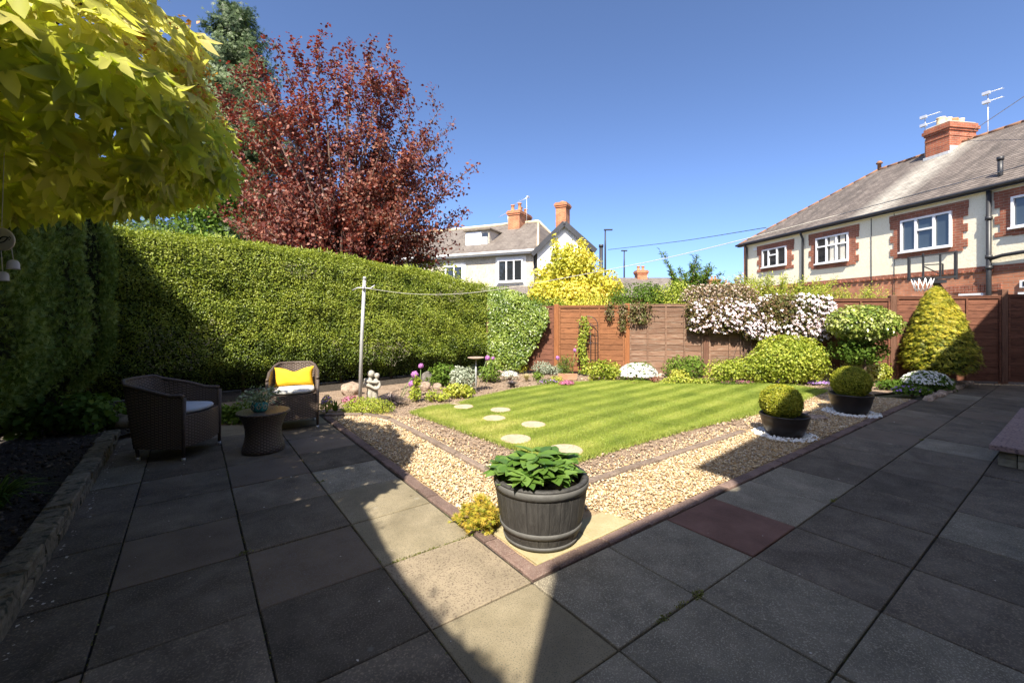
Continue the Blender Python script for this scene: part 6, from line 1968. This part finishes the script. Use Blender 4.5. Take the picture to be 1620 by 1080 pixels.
cloud('foliage', P, np.column_stack([np.cos(a), np.sin(a), np.full(n, .9)]), .070, M['yew'], yw, tpl='frond', jit=.35, dirv=np.column_stack([np.cos(a), np.sin(a), np.full(n, .25)]), dj=.5, val=.45 + .30 * np.sin(zz * 44 + ln_ * 9 + np.sin(a * 3) * 2.0) * .4 + .30 * ln_, vspread=.9)
part('inner_branches', MB().lathe([(.30, .30), (.44, .48), (.40, .85), (.27, 1.30), (.14, 1.62), (.02, 1.8)], 20), M['hedge_core'], yw)
part('trunk', MB().tube([(0, 0, -.05), (0, 0, .6)], .05, 8), M['bark'], yw)

def flowered(name, label, cat, loc, r, nleaf, lsize, lmat, nfl, fsize, fmat, z=0, fz=.25, tpl='flower', group=None):
    t = bush(name, label, cat, loc, r, nleaf, lsize, lmat, z=z, group=group)
    d = sph(nfl); d[:, 2] = np.abs(d[:, 2]) * .9 + fz; d = norm(d)
    P = d * np.array(r) * rng.uniform(.97, 1.06, (nfl, 1)) + np.array([0, 0, r[2] * .35])
    o = cloud('blossom', P, d + np.array([0, -.2, .5]), fsize, M[fmat], t, tpl=tpl, jit=.25); o['kind'] = 'stuff'
    return t
flowered('candytuft', 'mound of white flowers at the foot of the golden yew, in shade', 'flowering plant', (7.653, 8.027), (.40, .30, .27), 2300, .045, 'green', 520, .042, 'white_fl')
flowered('forget_me_not', 'small blue and mauve flowers below the white mound in the shaded corner', 'flowering plant', (7.033, 7.644), (.34, .18, .12), 1100, .035, 'green', 60, .03, 'purple_fl')
mass('leafy_perennial', 'fresh green leafy plant in the bed between yew and box balls', 'plant', (7.813, 9.173), [(0, 0, .2, .22, .18, .20, 900)], .05, 'yellowgreen', seed=31)
mass('leafy_perennial', 'low dark green plant spreading behind the farther bowl planter', 'plant', (7.239, 8.232), [(0, 0, .08, .38, .16, .10, 800), (.4, .1, .07, .2, .12, .08, 300)], .05, 'green', seed=32)
mass('spotted_shrub', 'pale cream speckled plant behind the farther box ball', 'plant', (7.264, 9.087), [(-.1, 0, .22, .30, .2, .22, 1000), (.35, .1, .2, .25, .2, .2, 700), (-.6, .2, .18, .3, .2, .18, 600)], .045, 'laurel', seed=33, val0=.95)
flowered('aubretia', 'mat of bright violet flowers at the lawn edge left of the box balls', 'flowering plant', (5.613, 8.919), (.30, .12, .07), 300, .03, 'green', 420, .024, 'purple_fl')
flowered('aubretia', 'smaller mat of violet flowers just left of the farther box ball', 'flowering plant', (6.211, 8.756), (.26, .10, .05), 200, .03, 'green', 230, .022, 'purple_fl')

# bed along the fence, left to right
mass('green_shrub', 'pair of yellow-green shrubs under the orange fence panel right of the trellis', 'shrub', (1.952, 9.262), [(-.08, 0, .22, .28, .2, .24, 1300), (.2, .1, .18, .22, .18, .2, 700)], .045, 'yellowgreen', seed=41, val0=.45)
flowered('candytuft', 'snow white mound of flowers in the sunny bed below the fence', 'flowering plant', (2.705, 9.351), (.41, .30, .27), 1700, .035, 'green', 1500, .038, 'white_fl', fz=.05)
mass('box_shrub', 'rounded fresh green shrub below the weathered fence panel', 'shrub', (3.697, 9.351), [(-.14, 0, .26, .28, .25, .26, 1500), (.22, .05, .28, .28, .25, .27, 1500)], .04, 'green', seed=42, val0=.8)
mass('yellow_perennial', 'yellow centred plant before the rounded green shrub', 'plant', (3.422, 8.919), [(0, 0, .14, .2, .1, .15, 500)], .04, 'yellowgreen', seed=43, val0=.9)
mass('ground_cover', 'low bright green ground cover spilling to the lawn edge', 'plant', (3.596, 8.837), [(-.2, 0, .06, .35, .12, .10, 700), (.25, 0, .05, .3, .1, .08, 500)], .035, 'yellowgreen', seed=44, val0=.5)
mass('spirea_shrub', 'yellow-green shrub with reddish tips right of the round post in the bed', 'shrub', (4.317, 8.919), [(0, 0, .24, .36, .25, .26, 1700), (.2, 0, .32, .2, .2, .2, 500)], .04, 'yellowgreen', seed=45, val0=.4)
flowered('thrift', 'mat of dusky pink flowers at the lawn edge before the big shrub', 'flowering plant', (4.572, 8.837), (.36, .10, .05), 260, .03, 'green', 260, .022, 'magenta_fl')
mass('sedum', 'low grey-green strip of leaves at the lawn edge below the pink mat', 'plant', (4.414, 8.677), [(0, 0, .03, .42, .07, .05, 600)], .022, 'green', seed=46)
mass('red_plant', 'small dark red leaved plant beside the snow white mound', 'plant', (2.943, 8.919), [(0, 0, .07, .09, .08, .09, 200)], .03, 'redleaf', seed=47)
mass('thyme', 'flat yellow-brown cushion at the lawn edge below the white mound', 'plant', (2.517, 8.837), [(0, 0, .03, .2, .07, .06, 420)], .02, 'yellowgreen', seed=48, val0=.2)
# trough with lupin like plant
tr2 = (1.208, 9.443)
tg = thing('terracotta_trough', 'long low terracotta trough in the bed before the fence', 'planter', (tr2[0], tr2[1], 0), -.1)
tm = MB(); tm.add([(-.19, -.07, .0), (.19, -.07, .0), (.19, .07, .0), (-.19, .07, .0), (-.21, -.085, .12), (.21, -.085, .12), (.21, .085, .12), (-.21, .085, .12), (-.19, -.07, .12), (.19, -.07, .12), (.19, .07, .12), (-.19, .07, .12), (-.19, -.07, .09), (.19, -.07, .09), (.19, .07, .09), (-.19, .07, .09)],
   [(0, 3, 2, 1), (0, 1, 5, 4), (1, 2, 6, 5), (2, 3, 7, 6), (3, 0, 4, 7), (4, 5, 9, 8), (5, 6, 10, 9), (6, 7, 11, 10), (7, 4, 8, 11), (8, 9, 13, 12), (9, 10, 14, 13), (10, 11, 15, 14), (11, 8, 12, 15), (12, 13, 14, 15)])
part('trough', tm, M['terra'], tg)
shoots('tall_perennial', 'upright fine leaved green plant growing behind the terracotta trough', 'plant', (tr2[0], tr2[1] + .15), [(rnd.uniform(-.2, .2), rnd.uniform(-.08, .08), rnd.uniform(.25, .5)) for k in range(22)], 'green', .05, 120, z0=.03, rl=.004, tpl='long', sp=.018, st=.05)
flowered('heather', 'clump of magenta heather at the lawn edge by the terracotta trough', 'flowering plant', (1.087, 8.600), (.16, .09, .08), 260, .025, 'redleaf', 320, .018, 'magenta_fl')
grass_tuft('heuchera_tuft', 'dark spiky grass tuft at the lawn edge, fourth clump from the bird bath', (0.000, 8.524), .16, .20, 420, 'blackgrass', w=.006)
flowered('white_alyssum', 'pale cream flower cushion just behind the dark spiky tuft', 'flowering plant', (-0.055, 9.443), (.20, .14, .14), 400, .025, 'silver', 260, .022, 'white_fl')
grass_tuft('fescue', 'straw coloured grass tuft right of the dark spiky tuft', (0.310, 9.262), .22, .15, 300, 'palegrass', w=.007)
mass('rust_perennial', 'rusty orange tinted plant below the fence end by the ivy', 'plant', (0.183, 10.470), [(0, 0, .14, .22, .15, .16, 500)], .035, 'golden', seed=51, val0=.1)
mass('green_perennial', 'small fresh green clump between straw grass and trough', 'plant', (0.557, 9.351), [(0, 0, .09, .12, .1, .1, 300)], .035, 'green', seed=52, val0=.9)
mass('grey_perennial', 'grey-green leafy clump with small white flowers before the red fence panel', 'plant', (0.834, 10.247), [(-.1, 0, .16, .25, .2, .17, 800), (.2, 0, .1, .2, .2, .12, 400)], .035, 'silver', seed=53, val0=.3)
flowered('viola', 'low violet flowers among pale leaves left of the heather', 'flowering plant', (0.719, 8.837), (.22, .10, .07), 260, .03, 'green', 60, .022, 'purple_fl')
mass('yellow_perennial', 'small yellow-green plant beside the magenta heather', 'plant', (0.907, 8.919), [(0, 0, .07, .16, .1, .08, 300)], .03, 'yellowgreen', seed=54, val0=.8)

# silver and green plants round the bird bath
mass('artemisia', 'silver-grey leaved bushy plant beside the bird bath', 'plant', (-0.898, 8.027), [(0, 0, .24, .26, .2, .22, 1500), (.18, .0, .32, .12, .1, .18, 400), (-.1, .0, .3, .1, .1, .16, 300)], .035, 'silver', seed=61)
mass('green_perennial', 'mid green leafy plant left of the silver-grey one', 'plant', (-1.350, 8.600), [(0, 0, .25, .26, .2, .2, 900), (-.1, 0, .12, .2, .18, .12, 400)], .055, 'green', seed=62)
mass('hellebore', 'bright yellow-green leaves at the lawn edge below the silver-grey plant', 'plant', (-0.905, 7.409), [(0, 0, .10, .28, .13, .12, 750)], .05, 'yellowgreen', seed=63, val0=.6)
mass('green_perennial', 'green leafy plant right of the bird bath below the ivy', 'plant', (-0.467, 9.173), [(0, 0, .16, .26, .2, .18, 900)], .045, 'green', seed=64, val0=.8)
mass('potentilla', 'small yellow-green plant on the bare soil right of the tall alliums', 'plant', (-1.235, 7.082), [(-.06, 0, .08, .13, .1, .1, 260), (.12, 0, .06, .12, .1, .07, 200)], .035, 'yellowgreen', seed=65, val0=.5)
mass('leafy_plant', 'upright light green leafy stem right of the black grass', 'plant', (-1.575, 7.082), [(0, 0, .12, .11, .1, .12, 300), (.02, 0, .30, .06, .06, .12, 160)], .04, 'yellowgreen', seed=66, val0=.4)
# stones in the bed
for (px, py, w_, h_, lab_, m__) in [(555, 622, .42, .20, 'long brown rock at the foot of the hedge behind the statue', 'rock'), (676, 606, .30, .26, 'upright grey block of stone at the foot of the hedge', 'grey_rock'), (672, 616, .24, .16, 'pink-brown rock before the grey block', 'rock'), (692, 616, .22, .14, 'second pink-brown rock left of the green perennial', 'rock'),
                                (790, 592, .26, .12, 'flat pinkish rock by the ivy foot', 'rock'), (808, 589, .22, .10, 'flat pinkish rock behind the cream flower cushion', 'rock'), (527, 643, .16, .12, 'small pale rock beside the tulip leaves', 'rock'), (720, 640, .20, .03, 'thin flat brown stone at the lawn edge', 'rock'), (1046, 597, .2, .1, 'buff rock between white mound and green shrub', 'rock'), (1408, 611, .3, .10, 'dark rounded rock behind the farther bowl planter', 'grey_rock'),
                                (1290, 661, .34, .035, 'flat buff stone slab between the two bowl planters', 'rock')]:
    D_ = 688 * 1.4 / (py - 498)
    mb = MB(); ic = _ico
    P = np.sign(ic) * np.abs(ic) ** .7 * np.array([w_ / 2, w_ * .36, h_ * .72]) * rng.uniform(.85, 1.12, (12, 1))
    mb.add([tuple(p) for p in P], _icf)
    o = link('rock', mb.mesh('rock', M[m__]), loc=((px - 810) / 688 * D_, D_, h_ * .34), rz=rnd.uniform(-.3, .3))
    bv = o.modifiers.new("round", 'BEVEL'); bv.width = min(.02, h_ * .2); bv.segments = 2
    tag(o, lab_, 'rock')

# alliums
def allium(label, px, py, bx, by, D_, r_, tilt=0):
    x0, x1 = (bx - 810) / 688 * D_, (px - 810) / 688 * D_
    z1 = 1.4 + (498 - py) / 688 * D_
    t = thing('allium', label, 'flower', (x0, D_, 0), group=None)
    e = Vector((x1 - x0, 0, z1))
    part('stem', MB().tube([(0, 0, -.02), (e.x * .4, 0, z1 * .5), e], [.007, .006, .005], 6), M['stem'], t)
    d = sph(260)
    o = cloud('flower_head', np.array(e) + d * r_ * rng.uniform(.7, 1.0, (260, 1)), d, r_ * .42, M['allium'], t, tpl='flower', jit=.3)
    part('seed_core', MB().ball(tuple(e), r_ * .5, 8, 6), M['stem'], t)
allium('purple allium leaning right, middle of the three by the statue', 656, 592, 632, 622, 7.4, .058)
allium('purple allium highest of the three near the statue', 666, 578.5, 664, 615, 7.4, .045)
allium('purple allium lowest and most ragged of the three near the statue', 651, 607, 634, 626, 7.2, .05)
allium('purple allium just right of the bird bath dish', 771.5, 566, 757, 600, 8.6, .052)
allium('smaller purple allium against the ivy beside its twin', 780, 566.5, 768, 600, 8.7, .035)
allium('purple allium head before the orange fence post', 882, 566, 884, 600, 9.6, .045)
allium('purple allium head on the orange panel left of the trellis', 909.5, 554, 905, 600, 9.6, .040)

grass_tuft('black_grass', 'large tuft of black strap leaved grass right of the statue', (-1.903, 6.783), .26, .34, 620, 'blackgrass', w=.010, droop=.9)
mass('sedum_mat', 'low yellow-green cushion plant before the statue at the kerb', 'plant', (-2.086, 6.295), [(0, 0, .05, .40, .20, .16, 5200)], .020, 'yellowgreen', seed=71, val0=.45, lum=.08)
flowered('purple_viola', 'violet flowering plant right beside the sunlit chair', 'flowering plant', (-2.681, 6.295), (.09, .1, .17), 420, .028, 'yellowgreen', 50, .026, 'purple_fl', fz=.5)
grass_tuft('tulip_leaves', 'few broad green tulip leaves right of the sunlit chair', (-2.570, 6.337), .20, .17, 16, 'green', w=.04, droop=.5)
flowered('heuchera', 'dusky purple flowered plant at the foot of the washing line post', 'flowering plant', (-2.514, 6.783), (.16, .1, .10), 220, .03, 'redleaf', 120, .022, 'magenta_fl')
mass('green_perennial', 'fresh green low plants at the patio end behind the rattan table', 'plant', (-3.689, 5.666), [(-.22, 0, .10, .26, .14, .16, 1500), (.22, .0, .10, .24, .14, .15, 1300)], .042, 'green', seed=73, val0=.85)
mass('leafy_shrub', 'dark leafy shrub in the shade at the far end of the left bed', 'shrub', pt(-1.0, 7.0), [(0, 0, .20, .34, .34, .22, 900), (-.35, -.25, .2, .25, .25, .2, 500)], .075, 'green', seed=74, val0=.3, z=.05)
grass_tuft('day_lily', 'bright green strap leaved clump in the dark bed at the left edge', (-3.584, 3.0), .36, .34, 90, 'green', z=.05, w=.024, droop=.8)
grass_tuft('grass_clump', 'small faint green tuft in the dark soil beyond the strap leaved clump', pt(-1.1, 4.9), .10, .12, 60, 'green', z=.05, w=.008)

# rough stones edging the far right bed
es = tag(link('stone_edging', None), kind='structure')
p, q = np.array((6.753, 7.082)), np.array((9.385, 8.919))
L_ = np.linalg.norm(q - p); nst = 13
for k in range(nst):
    c = p + (q - p) * (k + .5) / nst
    P = np.sign(_ico) * np.abs(_ico) ** .7 * np.array([L_ / nst * .55, .075, .06]) * rng.uniform(.85, 1.1, (12, 1))
    o = part('stone', MB().add([tuple(v_) for v_ in P], _icf), M['rock'], es, loc=(c[0] + rnd.uniform(-.03, .03), c[1], .015), rz=math.atan2(q[1] - p[1], q[0] - p[0]) + rnd.uniform(-.2, .2))
# white flower pot shape on the neighbour's side, seen over the fence
nb = thing('white_garden_ornament', 'white ornament peeping over the fence beyond the clematis', 'ornament', (6.033, 10.3, 0))
zt_ = 1.879
part('body', MB().lathe([(.10, 0), (.12, zt_ - .35), (.16, zt_ - .2), (.12, zt_ - .08), (.04, zt_)], 14, smooth=True), M['white'], nb)
part('handle', MB().tube([(.04, 0, zt_ - .02), (.14, 0, zt_ + .0), (.2, 0, zt_ - .25)], .02, 6), M['white'], nb)
# gravel strip along the foot of the right fence
W = np.column_stack([rng.uniform(9.3, 10.9, 700), np.zeros(700), rng.uniform(0, .012, 700)]); W[:, 1] = fy(W[:, 0]) - .10 + rng.uniform(-.06, .06, 700)
tag(cloud('gravel', W, (0, 0, 1), .012, M['stone_mix'], tpl='stone', jit=.5), 'thin line of pale gravel at the foot of the shaded fence', 'gravel', kind='stuff')
print('objects', len(bpy.data.objects), 'tris', sum(sum(1 for _ in ()) or len(m.polygons) for m in bpy.data.meshes))
